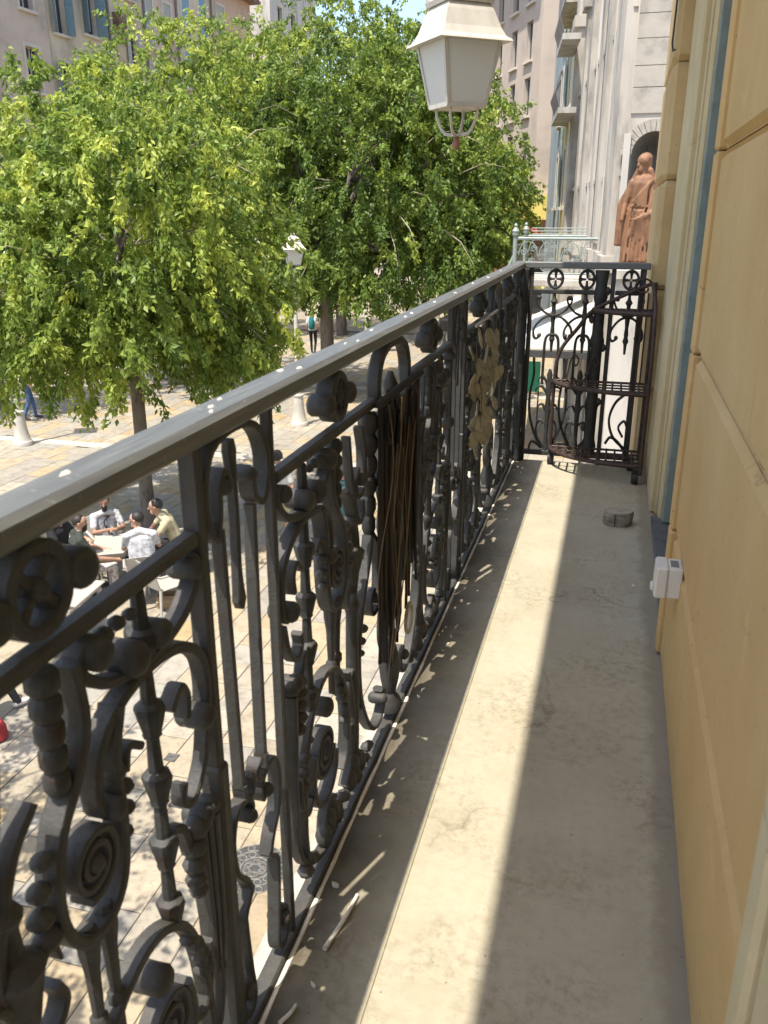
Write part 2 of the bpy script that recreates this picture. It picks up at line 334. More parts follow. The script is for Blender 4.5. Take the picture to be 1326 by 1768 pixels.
def stone_mat(name, attr):
    N = NM(name); b = N.b; b.inputs['Roughness'].default_value = 0.8; b.inputs['Specular IOR Level'].default_value = 0.3
    if attr:
        a = N.n('Attribute'); a.attribute_name = 'rnd'; rv = a.outputs['Fac']
    else:
        rv = N.n('ObjectInfo').outputs['Random']
    r = ramp(N, [(0.0, (0.27, 0.245, 0.205)), (0.25, (0.30, 0.268, 0.212)), (0.42, (0.35, 0.278, 0.175)), (0.6, (0.275, 0.258, 0.222)), (0.78, (0.36, 0.315, 0.245)), (0.92, (0.345, 0.25, 0.13)), (1.0, (0.24, 0.225, 0.195))])
    N.l(rv, r.inputs[0])
    g = N.n('NewGeometry'); n1 = N.n('TexNoise'); n1.inputs['Scale'].default_value = 5; n1.inputs['Detail'].default_value = 9; n1.inputs['Roughness'].default_value = 0.7; N.l(g.outputs['Position'], n1.inputs['Vector'])
    r1 = ramp(N, [(0.3, (0.62, 0.6, 0.57)), (0.5, (0.95, 0.95, 0.95)), (0.7, (1.1, 1.08, 1.02))]); N.l(n1.outputs[0], r1.inputs[0])
    mx = N.n('MixRGB', blend_type='MULTIPLY'); mx.inputs[0].default_value = 1; N.l(r.outputs[0], mx.inputs[1]); N.l(r1.outputs[0], mx.inputs[2])
    n2 = N.n('TexNoise'); n2.inputs['Scale'].default_value = 38; n2.inputs['Detail'].default_value = 5; n2.inputs['Roughness'].default_value = 0.75; N.l(g.outputs['Position'], n2.inputs['Vector'])
    r2 = ramp(N, [(0.57, (0, 0, 0)), (0.66, (1, 1, 1))]); N.l(n2.outputs[0], r2.inputs[0])
    k = N.n('Math', operation='MULTIPLY'); k.inputs[1].default_value = 0.65; N.l(r2.outputs[0], k.inputs[0])
    mx2 = N.n('MixRGB'); mx2.inputs[2].default_value = (0.10, 0.088, 0.07, 1); N.l(k.outputs[0], mx2.inputs[0]); N.l(mx.outputs[0], mx2.inputs[1]); N.l(mx2.outputs[0], b.inputs['Base Color'])
    bu = N.n('Bump'); bu.inputs['Strength'].default_value = 0.4; bu.inputs['Distance'].default_value = 0.006; N.l(n1.outputs[0], bu.inputs['Height']); N.l(bu.outputs[0], b.inputs['Normal'])
    return N.m
M['stone'] = stone_mat('paving_stone', False); M['stone_attr'] = stone_mat('paving_stone_far', True)
M['joint'] = mat('joint_earth', (0.075, 0.064, 0.05), 0.9, 0, 0.3, 3, 0.4, 40)
M['pale_stone'] = mat('pale_band_stone', (0.42, 0.38, 0.31), 0.8, 0, 0.2, 6, 0.3, 50, obj_rand=0.08)
M['castiron'] = mat('drain_iron', (0.075, 0.072, 0.066), 0.6, 0.3, 0.3, 20, 0.3, 60)
def leaf_mat(name):
    N = NM(name); b = N.b; b.inputs['Roughness'].default_value = 0.5; b.inputs['Specular IOR Level'].default_value = 0.35
    a = N.n('Attribute'); a.attribute_name = 'rnd'
    r = ramp(N, [(0.0, (0.038, 0.070, 0.015)), (0.35, (0.105, 0.165, 0.028)), (0.6, (0.19, 0.255, 0.042)), (0.8, (0.29, 0.345, 0.058)), (1.0, (0.38, 0.42, 0.075))])
    N.l(a.outputs['Fac'], r.inputs[0]); N.l(r.outputs[0], b.inputs['Base Color'])
    tr = N.n('BsdfTranslucent'); hs = N.n('HueSaturation'); hs.inputs['Value'].default_value = 2.0; hs.inputs['Hue'].default_value = 0.497; N.l(r.outputs[0], hs.inputs['Color']); N.l(hs.outputs[0], tr.inputs[0])
    ms = N.n('MixShader'); ms.inputs[0].default_value = 0.30; N.l(b.outputs[0], ms.inputs[1]); N.l(tr.outputs[0], ms.inputs[2])
    N.l(ms.outputs[0], N.t.nodes['Material Output'].inputs[0]); return N.m
M['leaf'] = leaf_mat('leaf_green')
M['trunk'] = mat('tree_bark', (0.15, 0.125, 0.10), 0.9, 0, 0.4, 9, 0.7, 30, stretch=(1, 1, 0.3))
M['twig'] = mat('pale_twig', (0.30, 0.26, 0.19), 0.85, 0, 0.3, 12)
# ------------------------------------------------------------------ the house with its balcony
W = 0.22
def part(mb, name, m, thing, smooth=False, mesh_only=False):
    o = mb.build(name, m, thing, smooth=smooth); o.location = -thing.location; return o
house = tag(empty('house', (0.9, 1.5, -4.2)), 'ochre plastered house wall with blue-grey door frame along the balcony', 'house')
courses = [(0.004, 0.405), (0.405, 0.91), (0.91, 1.416), (1.416, 1.92), (1.92, 2.43), (2.43, 3.08)]
def wall_block(x0, x1, y0, y1, z0, z1, m, b=0.014, name='wall_block', gap=0.002):
    mb = MB(); mb.box(x0, x1, y0, y1, z0 + gap, z1 - gap, b); return part(mb, name, m, house)
back = MB(); back.box(0.245, 0.55, -1.6, 0.2, -4.2, 8.6); back.box(0.245, 0.55, 0.81, 2.43, -4.2, 8.6)
back.box(0.245, 0.55, 0.2, 0.81, -4.2, 0.0); back.box(0.245, 0.55, 2.43, 3.76, -4.2, -0.002); back.box(0.245, 0.55, 3.76, 6.6, -4.2, 8.6)
back.box(0.245, 0.55, 0.2, 0.81, 2.5, 8.6); back.box(0.245, 0.55, 2.43, 3.76, 2.6, 8.6); back.box(0.55, 3, -1.6, 6.6, -4.2, 8.6)
part(back, 'wall', M['ochre'], house)
for z0, z1 in courses:
    wall_block(W, 0.25, 0.866, 2.40, z0, z1, M['ochre'], 0.021)
    wall_block(W - 0.012, 0.26, 2.403, 2.475, z0, z1, M['ochre'], 0.006, 'door_surround_block')
    if z0 > 0.3 or True: wall_block(0.155, 0.30, 4.475, 5.55, z0 - (0.0 if z0 > 0.1 else 1.2), z1 + 0.0, M['tan'], 0.024, 'pilaster_block')
# near window surround (cream), right beside the camera
mb = MB(); mb.box(W - 0.012, 0.30, 0.800, 0.862, 0.004, 2.6, 0.008); part(mb, 'window_surround', M['cream'], house)
mb = MB(); mb.box(W - 0.002, 0.30, 0.71, 0.794, 0.004, 2.6, 0.008); part(mb, 'window_surround', M['cream'], house)
mb = MB(); mb.box(W + 0.006, 0.30, 0.28, 0.705, 0.0, 2.6); part(mb, 'shutter_panel', M['cream'], house)
mb = MB(); mb.box(W - 0.012, 0.30, 0.0, 0.27, 0.004, 2.6, 0.008); part(mb, 'window_surround', M['cream'], house)
mb = MB(); mb.box(W, 0.25, -1.6, -0.01, 0.004, 3.08, 0.01); part(mb, 'wall_block', M['ochre'], house)
# far side of the door: cream mouldings between door frame and pilaster
mb = MB(); mb.box(W + 0.004, 0.30, 3.74, 4.475, 0.003, 2.6, 0.006); part(mb, 'door_surround', M['cream'], house)
mb = MB(); mb.box(W + 0.026, 0.30, 3.712, 3.738, 0.003, 2.6, 0.005); part(mb, 'door_surround', M['cream'], house)
mb = MB(); mb.box(W + 0.036, 0.32, 3.60, 3.70, 0.003, 2.6, 0.008); part(mb, 'door_surround', M['cream'], house)
# door: frame, leaf with panes
door = tag(link('door', MB().box(0.305, 0.34, 2.52, 3.52, 0.03, 0.75).mesh('door', M['teal']), house, -house.location))
mb = MB(); mb.box(0.268, 0.335, 3.535, 3.585, 0.03, 2.55, 0.004); mb.box(0.285, 0.335, 2.48, 2.515, 0.03, 2.55, 0.004)
o = mb.build('door_frame', M['teal'], house, -house.location)
mb = MB()
for yy in (2.522, 2.99, 3.45): mb.box(0.303, 0.342, yy, yy + 0.068, 0.755, 2.55)
for zz in (1.3, 1.9, 2.45): mb.box(0.306, 0.339, 2.592, 3.448, zz, zz + 0.05)
mb.build('door_rail', M['teal'], door)
MB().box(0.318, 0.326, 2.58, 3.46, 0.755, 2.5).build('pane', M['glass'], door)
mb = MB(); mb.lathe([(0.008, 0), (0.008, 0.03), (0.02, 0.04), (0.02, 0.06), (0.012, 0.065)], (0.30, 3.0, 1.0), 10, 'x'); ob = mb.build('door_handle', M['rust_iron'], door); ob.scale = (1, 1, 1)
mb = MB(); mb.box(0.228, 0.36, 2.478, 3.636, 0.003, 0.026, 0.004); part(mb, 'threshold', M['darkstone'], house)
# balcony slab: floor, bead along the gutter, lip and lower cornice ledge
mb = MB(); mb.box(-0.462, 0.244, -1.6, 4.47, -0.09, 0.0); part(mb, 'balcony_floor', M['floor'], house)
mb = MB(); mb.sweep([(y, 0.0015) for y in np.linspace(-1.6, 4.40, 40)], 0.005, 0.013, x=-0.312); part(mb, 'floor_bead', M['floor'], house)
mb = MB()
rr = random.Random(3)
ys = np.linspace(-1.6, 4.46, 90)
mb.tube([(-0.4655 + rr.uniform(-.0012, .0012), y, -0.001 + rr.uniform(-.0008, .0012)) for y in ys], [0.0055 + rr.uniform(-.001, .0012) for _ in ys], 6); part(mb, 'floor_lip', M['white_lip'], house, True)
mb = MB(); mb.box(-0.575, -0.30, -1.6, 4.60, -0.20, -0.094, 0.012); mb.box(-0.50, 0.25, -1.6, 4.55, -0.34, -0.203, 0.01); part(mb, 'balcony_cornice', M['white_edge'], house)
# the balcony of the storey above (its shade falls on the wall and half the floor)
mb = MB(); mb.box(-0.575, 0.22, -1.6, 4.62, 3.10, 3.30, 0.015); mb.box(-0.45, 0.219, -1.6, 4.5, 2.99, 3.098, 0.02); part(mb, 'upper_balcony', M['white_edge'], house)

mb = MB(); mb.tube([(0.149, 4.468, 2.6), (0.145, 4.466, 2.2), (0.142, 4.464, 1.99), (0.149, 4.464, 1.955), (0.158, 4.468, 1.965)], 0.004, 6); part(mb, 'cable', M['black_rubber'], house, True)
# ------------------------------------------------------------------ cast-iron balcony railing
XR = -0.484
railing = tag(empty('balcony_railing', (XR, 2.0, -0.09)), 'dark ornate cast-iron balcony railing with scrolls, medallions and flat grey handrail', 'railing')
def rpart(mb, name, smooth=True, m='iron'): return part(mb, name, M[m], railing, smooth)
def strip(pts, w, d=0.03, s=1, c=0.0, x=XR):
    mb = MB(); P = np.array(pts, float).copy(); P[:, 0] = c + s * P[:, 0]; mb.sweep(P, np.array(w) * 0.76 if hasattr(w, '__len__') else w * 0.76, np.array(d) * 0.74, x=x); return mb
def rollm(u, z, r, L=0.042, s=1, c=0.0, mb=None, x=XR):
    mb = mb or MB(); y = c + s * u
    mb.lathe([(r * 0.35, -L / 2 - 0.004), (r * 0.8, -L / 2), (r, -L / 2 + 0.006), (r * 0.97, 0), (r, L / 2 - 0.006), (r * 0.8, L / 2), (r * 0.35, L / 2 + 0.004)], (x, y, z), 14, 'x'); return mb
def cupchain(u, z0, z1, n, r=0.017, s=1, c=0.0, x=XR):
    mb = MB(); h = (z1 - z0) / n; pr = []
    for i in range(n):
        b = z1 - i * h
        pr += [(r * 0.52, b), (r * 0.62, b - h * 0.45), (r * 1.12, b - h * 0.5), (r * 1.22, b - h * 0.56), (r * 1.0, b - h * 0.72), (r * 0.72, b - h * 0.90), (r * 0.78, b - h * 0.93), (r * 0.52, b - h * 0.97)]
    mb.lathe(pr, (x, c + s * u, 0), 8); return mb
def segcol(u, z0, z1, n, r=0.018, s=1, c=0.0, x=XR, taper=1.0):
    mb = MB(); h = (z1 - z0) / n; pr = []
    for i in range(n):
        b = z1 - i * h; q = r * (1 + (taper - 1) * i / max(1, n - 1))
        pr += [(q * 0.72, b), (q, b - h * 0.25), (q, b - h * 0.7), (q * 0.72, b - h * 0.97)]
    mb.lathe(pr, (x, c + s * u, 0), 10); return mb
# --- half of the wide panel, designed once at u>0 and mirrored
def half_panel(s):
    out = []
    A = lambda n, mb: out.append((n, mb.mesh(n, M['iron'], True)))
    st = lambda n, pts, w, d=0.03: A(n, strip(pts, w, d, s, 0, 0))
    # medallion ring with a cross
    mb = MB(); P = ell(s * 0.415, 0.955, 0.040, 0.040, 0, 345, 24); mb.sweep(P, 0.014, 0.036, True)
    for k in range(4):
        a = R(45 + 90 * k); mb.sweep([(s * 0.415 + 0.006 * math.cos(a), 0.955 + 0.006 * math.sin(a)), (s * 0.415 + 0.022 * math.cos(a), 0.955 + 0.022 * math.sin(a)), (s * 0.415 + 0.037 * math.cos(a), 0.955 + 0.037 * math.sin(a))], [0.008, 0.012, 0.018], 0.024)
    rollm(0.415, 0.955, 0.012, 0.034, s, 0, mb, 0); A('medallion', mb)
    mb = MB(); rollm(0.415 + 0.062, 0.951, 0.021, 0.044, s, 0, mb, 0); A('volute_knob', mb)
    mb = MB(); rollm(0.415 - 0.062, 0.951, 0.021, 0.044, s, 0, mb, 0); A('volute_knob', mb)
    A('mid_rail', strip([(0.13, 0.889), (0.42, 0.889), (0.712, 0.889)], 0.026, 0.032, s, 0, 0))
    # smile scroll below the mid rail and the frown scroll under it
    st('scroll', spl([(0.700, 0.872), (0.712, 0.855), (0.700, 0.832), (0.66, 0.805), (0.585, 0.792), (0.51, 0.806), (0.468, 0.834), (0.463, 0.856), (0.475, 0.868)], 40), 0.017, 0.034)
    A('volute_knob', rollm(0.694, 0.858, 0.015, 0.04, s, 0, None, 0)); A('volute_knob', rollm(0.482, 0.856, 0.019, 0.05, s, 0, None, 0))
    mb = rollm(0.545, 0.815, 0.021, 0.05, s, 0, None, 0); rollm(0.600, 0.818, 0.018, 0.048, s, 0, mb, 0); A('volute_knob', mb)
    st('scroll', spl([(0.676, 0.650), (0.690, 0.638), (0.706, 0.652), (0.712, 0.69), (0.700, 0.735), (0.655, 0.770), (0.585, 0.783), (0.515, 0.772), (0.475, 0.742), (0.463, 0.70), (0.468, 0.672)], 48), 0.018, 0.034)
    A('volute_knob', rollm(0.688, 0.652, 0.018, 0.046, s, 0, None, 0)); A('volute_knob', rollm(0.482, 0.668, 0.014, 0.042, s, 0, None, 0))
    A('baluster', cupchain(0.585, 0.395, 0.875, 5, 0.0155, s, 0, 0))
    # crook with the spiral eye
    st('scroll', spl([(0.515, 0.775), (0.497, 0.72), (0.497, 0.64), (0.485, 0.575), (0.452, 0.545), (0.412, 0.552), (0.386, 0.590), (0.382, 0.645), (0.398, 0.70), (0.43, 0.74), (0.455, 0.79), (0.45, 0.86)], 50), np.concatenate([np.linspace(0.014, 0.02, 28), np.linspace(0.02, 0.012, 28)])[:len(spl([(0, 0)] * 12, 50))] if False else 0.018, 0.04)
    st('spiral', spir(0.438, 0.632, 0.042, 0.012, 250, 2.1, 54), 0.011, 0.040)
    A('volute_knob', rollm(0.438, 0.632, 0.011, 0.036, s, 0, None, 0))
    A('ringed_stem', segcol(0.415, 0.735, 0.874, 5, 0.017, s, 0, 0, 0.8))
    # twin rods under the crook
    for du in (-0.017, 0.017):
        A('rod', MB().lathe([(0.007, 0.36), (0.007, 0.41), (0.011, 0.415), (0.011, 0.43), (0.007, 0.435), (0.009, 0.50), (0.013, 0.53), (0.013, 0.55), (0.008, 0.56)], (0, s * (0.440 + du), 0), 8))
    # lower arch with big spiral
    st('scroll', spl([(0.640, 0.10), (0.648, 0.18), (0.635, 0.30), (0.60, 0.385), (0.545, 0.428), (0.49, 0.430), (0.435, 0.400), (0.395, 0.33), (0.38, 0.25), (0.392, 0.18), (0.42, 0.15)], 56), 0.017, 0.034)
    st('spiral', spir(0.535, 0.278, 0.058, 0.010, 200, 2.6, 72), 0.0105, 0.038)
    st('scroll', spl([(0.592, 0.30), (0.60, 0.24), (0.585, 0.19), (0.55, 0.165), (0.505, 0.17), (0.475, 0.20), (0.468, 0.235)], 36), 0.016, 0.040)
    A('volute_knob', rollm(0.528, 0.372, 0.020, 0.044, s, 0, None, 0))
    # reeded leaf shaft beside the bar, curling into the foot
    mb = MB()
    for k, du in enumerate((-0.012, 0.0, 0.012)):
        mb.sweep([(s * (0.682 + du), 0.50 - 0.006 * abs(k - 1)), (s * (0.684 + du * .9), 0.42), (s * (0.688 + du * .7), 0.32), (s * (0.686 + du * .5), 0.22)], [0.012, 0.011, 0.009, 0.007], [0.03, 0.03, 0.026, 0.022], x=0.004 * (k - 1))
    rollm(0.672, 0.506, 0.016, 0.036, s, 0, mb, 0); rollm(0.692, 0.508, 0.014, 0.034, s, 0, mb, 0); A('leaf_shaft', mb)
    st('scroll', spl([(0.690, 0.235), (0.684, 0.17), (0.655, 0.11), (0.60, 0.065), (0.54, 0.045), (0.47, 0.045)], 30), 0.014, 0.03)
    # shell leaves on the bottom rail
    for (cu, n, dz) in ((0.50, 4, 0.0), (0.33, 4, 0.01)):
        mb = MB()
        for k in range(n):
            mb.lathe([(0.006, -0.03), (0.016, -0.018), (0.019, 0.0), (0.015, 0.018), (0.006, 0.028)], (0.004, s * (cu - 0.035 + 0.024 * k), 0.075 + dz + 0.022 * (k if k < n / 2 else n - 1 - k)), 8, 'z')
        A('shell_leaf', mb)
    # inner S curve, ribbed column and acanthus
    A('ringed_stem', segcol(0.185, 0.60, 0.874, 6, 0.022, s, 0, 0, 0.7))
    st('scroll', spl([(0.190, 0.60), (0.215, 0.54), (0.265, 0.46), (0.295, 0.36), (0.285, 0.25), (0.24, 0.16), (0.185, 0.10), (0.13, 0.085), (0.09, 0.11), (0.09, 0.15), (0.115, 0.165)], 60), 0.016, 0.034)
    st('scroll', spl([(0.18, 0.60), (0.14, 0.56), (0.115, 0.50), (0.125, 0.43), (0.165, 0.40), (0.20, 0.42), (0.195, 0.455), (0.17, 0.46)], 40), 0.015, 0.034)
    A('volute_knob', rollm(0.172, 0.44, 0.013, 0.04, s, 0, None, 0)); A('volute_knob', rollm(0.115, 0.14, 0.015, 0.04, s, 0, None, 0))
    st('leaf', spl([(0.34, 0.86), (0.325, 0.78), (0.30, 0.70), (0.275, 0.66), (0.25, 0.67), (0.245, 0.70)], 24), 0.014, 0.026)
    st('leaf', spl([(0.285, 0.30), (0.33, 0.34), (0.36, 0.33), (0.365, 0.30)], 14), 0.013, 0.024); st('leaf', spl([(0.27, 0.21), (0.32, 0.225), (0.345, 0.205), (0.34, 0.18)], 14), 0.013, 0.024)
    st('leaf', spl([(0.382, 0.60), (0.35, 0.60), (0.325, 0.575), (0.33, 0.545)], 14), 0.013, 0.026)
    st('scroll', spl([(0.37, 0.76), (0.33, 0.72), (0.295, 0.62), (0.31, 0.54), (0.345, 0.50), (0.37, 0.52), (0.36, 0.55)], 36), 0.014, 0.032)
    st('scroll', spl([(0.255, 0.86), (0.235, 0.80), (0.245, 0.73), (0.285, 0.72), (0.30, 0.755), (0.28, 0.78)], 30), 0.014, 0.03); A('volute_knob', rollm(0.275, 0.755, 0.014, 0.04, s, 0, None, 0))
    st('leaf', spl([(0.705, 0.63), (0.69, 0.58), (0.655, 0.545), (0.63, 0.56), (0.635, 0.585)], 18), 0.015, 0.028); st('leaf', spl([(0.06, 0.62), (0.09, 0.68), (0.08, 0.76), (0.05, 0.80)], 18), 0.016, 0.028)
    st('scroll', spl([(0.03, 0.40), (0.07, 0.36), (0.08, 0.29), (0.05, 0.24), (0.02, 0.26)], 20), 0.014, 0.03); st('leaf', spl([(0.64, 0.47), (0.625, 0.52), (0.60, 0.54)], 12), 0.016, 0.026)
    st('leaf', spl([(0.12, 0.86), (0.105, 0.80), (0.125, 0.74), (0.15, 0.70)], 16), 0.016, 0.028); st('scroll', spl([(0.37, 0.36), (0.345, 0.29), (0.34, 0.20), (0.36, 0.13), (0.40, 0.09)], 24), 0.014, 0.03)
    # fluted column with an acanthus capital, lobed leaves and bosses filling the grounds
    fc = [(0.016, 0.045), (0.022, 0.06), (0.014, 0.08), (0.012, 0.12), (0.015, 0.30), (0.013, 0.47), (0.018, 0.49), (0.012, 0.51), (0.016, 0.56), (0.026, 0.60), (0.030, 0.612), (0.014, 0.625), (0.012, 0.66), (0.019, 0.675), (0.010, 0.69)]
    A('column', MB().lathe(fc, (0, s * 0.318, 0), 10))
    for q in (-1, 1):
        st('leaf', spl([(0.318 + q * .008, 0.54), (0.318 + q * .024, 0.59), (0.318 + q * .044, 0.60), (0.318 + q * .052, 0.575)], 14), [.012, .014, .016, .017, .016, .015, .013, .012, .010, .009, .008, .007, .006][:len(spl([(0, 0), (1, 0), (2, 0), (3, 0)], 14))], 0.034)
    def lobes(path, r0, r1, name='lobed_leaf', dx=0.004):
        mb = MB()
        for k, (u, z) in enumerate(path):
            r = r0 + (r1 - r0) * k / max(1, len(path) - 1); mb.lathe([(r * .25, -r * .8), (r * .8, -r * .45), (r, 0), (r * .8, r * .45), (r * .25, r * .8)], (dx, s * u, z), 8)
        A(name, mb)
    lobes([(0.655, 0.500), (0.648, 0.474), (0.645, 0.448), (0.645, 0.422), (0.650, 0.400)], 0.020, 0.014, 'shell_leaf')
    lobes([(0.372, 0.69), (0.362, 0.662), (0.358, 0.634), (0.362, 0.606)], 0.012, 0.016); lobes([(0.50, 0.70), (0.512, 0.672), (0.512, 0.644), (0.506, 0.616)], 0.014, 0.010)
    lobes([(0.61, 0.352), (0.628, 0.326), (0.638, 0.298), (0.642, 0.27)], 0.012, 0.016); lobes([(0.425, 0.345), (0.408, 0.318), (0.40, 0.29), (0.402, 0.262)], 0.015, 0.011)
    lobes([(0.41, 0.075), (0.43, 0.085), (0.452, 0.082)], 0.017, 0.013); lobes([(0.60, 0.075), (0.622, 0.088), (0.645, 0.08)], 0.013, 0.018); lobes([(0.255, 0.065), (0.232, 0.078), (0.21, 0.07)], 0.017, 0.013)
    lobes([(0.25, 0.40), (0.262, 0.375), (0.268, 0.348)], 0.013, 0.010); lobes([(0.10, 0.545), (0.082, 0.52), (0.075, 0.492), (0.08, 0.464)], 0.015, 0.011); lobes([(0.51, 0.86), (0.535, 0.862), (0.56, 0.86)], 0.012, 0.009)
    st('leaf', spl([(0.62, 0.70), (0.645, 0.72), (0.66, 0.70), (0.655, 0.67)], 14), 0.013, 0.03); st('leaf', spl([(0.55, 0.70), (0.525, 0.715), (0.515, 0.69)], 10), 0.013, 0.03)
    st('leaf', spl([(0.66, 0.30), (0.655, 0.24), (0.63, 0.20), (0.605, 0.215)], 14), 0.014, 0.03); st('leaf', spl([(0.47, 0.12), (0.50, 0.135), (0.53, 0.12), (0.54, 0.09)], 14), 0.015, 0.03)
    return out
HP = {s: half_panel(s) for s in (1, -1)}
cm = []
cm.append(('arch', strip(spl([(-0.135, 0.876), (-0.137, 0.93), (-0.105, 0.975), (-0.05, 0.994), (0, 0.997), (0.05, 0.994), (0.105, 0.975), (0.137, 0.93), (0.135, 0.876)], 40), 0.026, 0.040, 1, 0, 0).mesh('arch', M['iron'], True)))
mb = MB(); mb.lathe([(0.018, 0.03), (0.03, 0.04), (0.03, 0.07), (0.016, 0.09), (0.024, 0.13), (0.030, 0.18), (0.016, 0.23), (0.012, 0.30), (0.02, 0.31), (0.02, 0.33), (0.011, 0.34), (0.013, 0.46), (0.026, 0.50), (0.034, 0.55), (0.030, 0.60), (0.014, 0.64), (0.022, 0.66), (0.012, 0.68), (0.016, 0.76), (0.028, 0.80), (0.03, 0.84), (0.014, 0.87), (0.018, 0.90), (0.006, 0.93)], (0, 0, 0), 12); cm.append(('baluster', mb.mesh('baluster', M['iron'], True)))
def wide_panel(c, only=None):
    for s in (1, -1):
        if only and s != only: continue
        for n, me in HP[s]: link(n, me, railing, (XR - railing.location.x, c - railing.location.y, -railing.location.z))
    for n, me in cm: link(n, me, railing, (XR - railing.location.x, c - railing.location.y, -railing.location.z))
for c in (0.160, 1.850, 3.540): wide_panel(c)
# --- narrow panel between a post and a bar
def narrow(s):
    out = []
    A = lambda n, mb: out.append((n, mb.mesh(n, M['iron'], True)))
    st = lambda n, pts, w, d=0.03: A(n, strip(pts, w, d, s, 0, 0))
    # u runs from the post (0) to the bar (0.235)
    st('scroll', spl([(0.085, 0.935), (0.072, 0.952), (0.055, 0.935), (0.052, 0.905), (0.040, 0.868), (0.020, 0.895), (0.014, 0.94), (0.040, 0.988), (0.11, 1.002), (0.18, 0.988), (0.214, 0.945), (0.212, 0.90), (0.192, 0.872), (0.165, 0.89), (0.16, 0.92), (0.148, 0.935)], 70), 0.014, 0.036)
    A('volute_knob', rollm(0.068, 0.932, 0.012, 0.034, s, 0, None, 0)); A('volute_knob', rollm(0.152, 0.925, 0.011, 0.032, s, 0, None, 0))
    st('leaf', spl([(0.108, 0.985), (0.110, 0.95), (0.112, 0.88), (0.110, 0.80), (0.112, 0.755), (0.112, 0.735)], 24), np.interp(np.linspace(0, 1, 21), [0, .1, .3, .6, .85, 1], [0.02, 0.03, 0.012, 0.012, 0.032, 0.008]), 0.02)
    st('bar', [(0.060, 0.875), (0.066, 0.7), (0.07, 0.55), (0.072, 0.455)], 0.013, 0.026); st('bar', [(0.165, 0.875), (0.160, 0.7), (0.157, 0.55), (0.155, 0.455)], 0.013, 0.026)
    for m in (1, -1):
        f = lambda P: [(0.1135 + m * (u - 0.1135), z) for u, z in P]
        st('scroll', spl(f([(0.155, 0.46), (0.150, 0.432), (0.13, 0.428), (0.122, 0.45), (0.135, 0.465)]), 24), 0.012, 0.032)
        st('scroll', spl(f([(0.152, 0.40), (0.138, 0.385), (0.132, 0.41), (0.15, 0.43), (0.185, 0.43), (0.203, 0.39), (0.195, 0.33), (0.165, 0.29), (0.150, 0.262)]), 40), 0.012, 0.032)
        st('scroll', spl(f([(0.150, 0.262), (0.178, 0.235), (0.180, 0.21), (0.172, 0.12), (0.165, 0.06), (0.18, 0.035), (0.205, 0.05), (0.205, 0.10), (0.188, 0.115)]), 44), 0.012, 0.032)
        A('volute_knob', rollm(0.1135 + m * 0.032, 0.398, 0.012, 0.036, s, 0, None, 0)); A('volute_knob', rollm(0.1135 + m * 0.078, 0.09, 0.014, 0.036, s, 0, None, 0))
    return out
NP = {s: narrow(s) for s in (1, -1)}
for (c, s) in ((0.887, 1), (2.813, -1), (-0.805, 1), (4.455, -1)):
    for n, me in NP[s]: link(n, me, railing, (XR - railing.location.x, c - railing.location.y, -railing.location.z))
# posts, bars, rails
def bx(name, *a, b=0.003, m='iron'): mb = MB(); mb.box(*a, b); return rpart(mb, name, False, m)
for y in (0.887, 2.813, -0.805):
    bx('post', XR - 0.013, XR + 0.013, y - 0.0095, y + 0.0095, -0.092, 1.006)
    bx('post_sleeve', XR - 0.017, XR + 0.017, y - 0.014, y + 0.014, -0.091, 0.55, b=0.005)
bx('post', XR - 0.022, XR + 0.022, 4.440, 4.484, -0.092, 1.006)
segs = MB(); segs.lathe([(0.024, 0.0), (0.030, 0.02), (0.020, 0.06), (0.030, 0.10), (0.020, 0.16), (0.022, 0.30), (0.030, 0.34), (0.020, 0.38), (0.024, 0.5), (0.028, 0.52), (0.018, 0.58), (0.020, 0.8), (0.028, 0.84), (0.018, 0.88), (0.022, 1.0)], (-0.455, 4.44, 0), 12); rpart(segs, 'corner_colonnette')
for y in (1.124, 2.576, -0.566, 4.265): bx('bar', XR - 0.008, XR + 0.010, y - 0.0065, y + 0.0065, -0.06, 1.006)
mb = MB(); ysr = np.linspace(-1.6, 4.49, 60); mb.sweep([(y, 1.022) for y in ysr], 0.032, 0.054, x=XR); rpart(mb, 'handrail', True, 'rail')
for a, b_ in ((-0.788, 0.870), (0.904, 2.796), (2.830, 4.438)): bx('bottom_rail', XR - 0.016, XR + 0.0135, a, b_, -0.05, 0.016)
# end panel across the balcony at y = 4.44
YE = 4.462
def estrip(pts, w, d=0.026):
    mb = MB(); mb.sweep(np.array(pts, float), w, d); mb.v = [(p[1], YE + p[0], p[2]) for p in mb.v]; return mb
def eroll(x, z, r, L=0.036):
    mb = MB(); mb.lathe([(r * 0.5, -L / 2), (r, -L / 2 + 0.006), (r, L / 2 - 0.006), (r * 0.5, L / 2)], (x, YE, z), 12, 'y'); return mb
def ebar(name, x, w_, z0=0.0, z1=1.006, d=0.022): return bx(name, x - w_ / 2, x + w_ / 2, YE - d / 2, YE + d / 2, z0, z1)
mb = MB(); mb.box(-0.470, 0.150, YE - 0.026, YE + 0.026, 1.007, 1.038, 0.004); rpart(mb, 'handrail', False, 'rail')
for x, w_ in ((-0.425, 0.022), (-0.022, 0.022), (0.118, 0.03)): ebar('bar', x, w_)
bx('bottom_rail', -0.47, 0.14, YE - 0.012, YE + 0.012, 0.035, 0.062)
bx('mid_rail', -0.412, -0.035, YE - 0.013, YE + 0.013, 0.882, 0.904); bx('mid_rail', -0.010, 0.103, YE - 0.013, YE + 0.013, 0.882, 0.904)
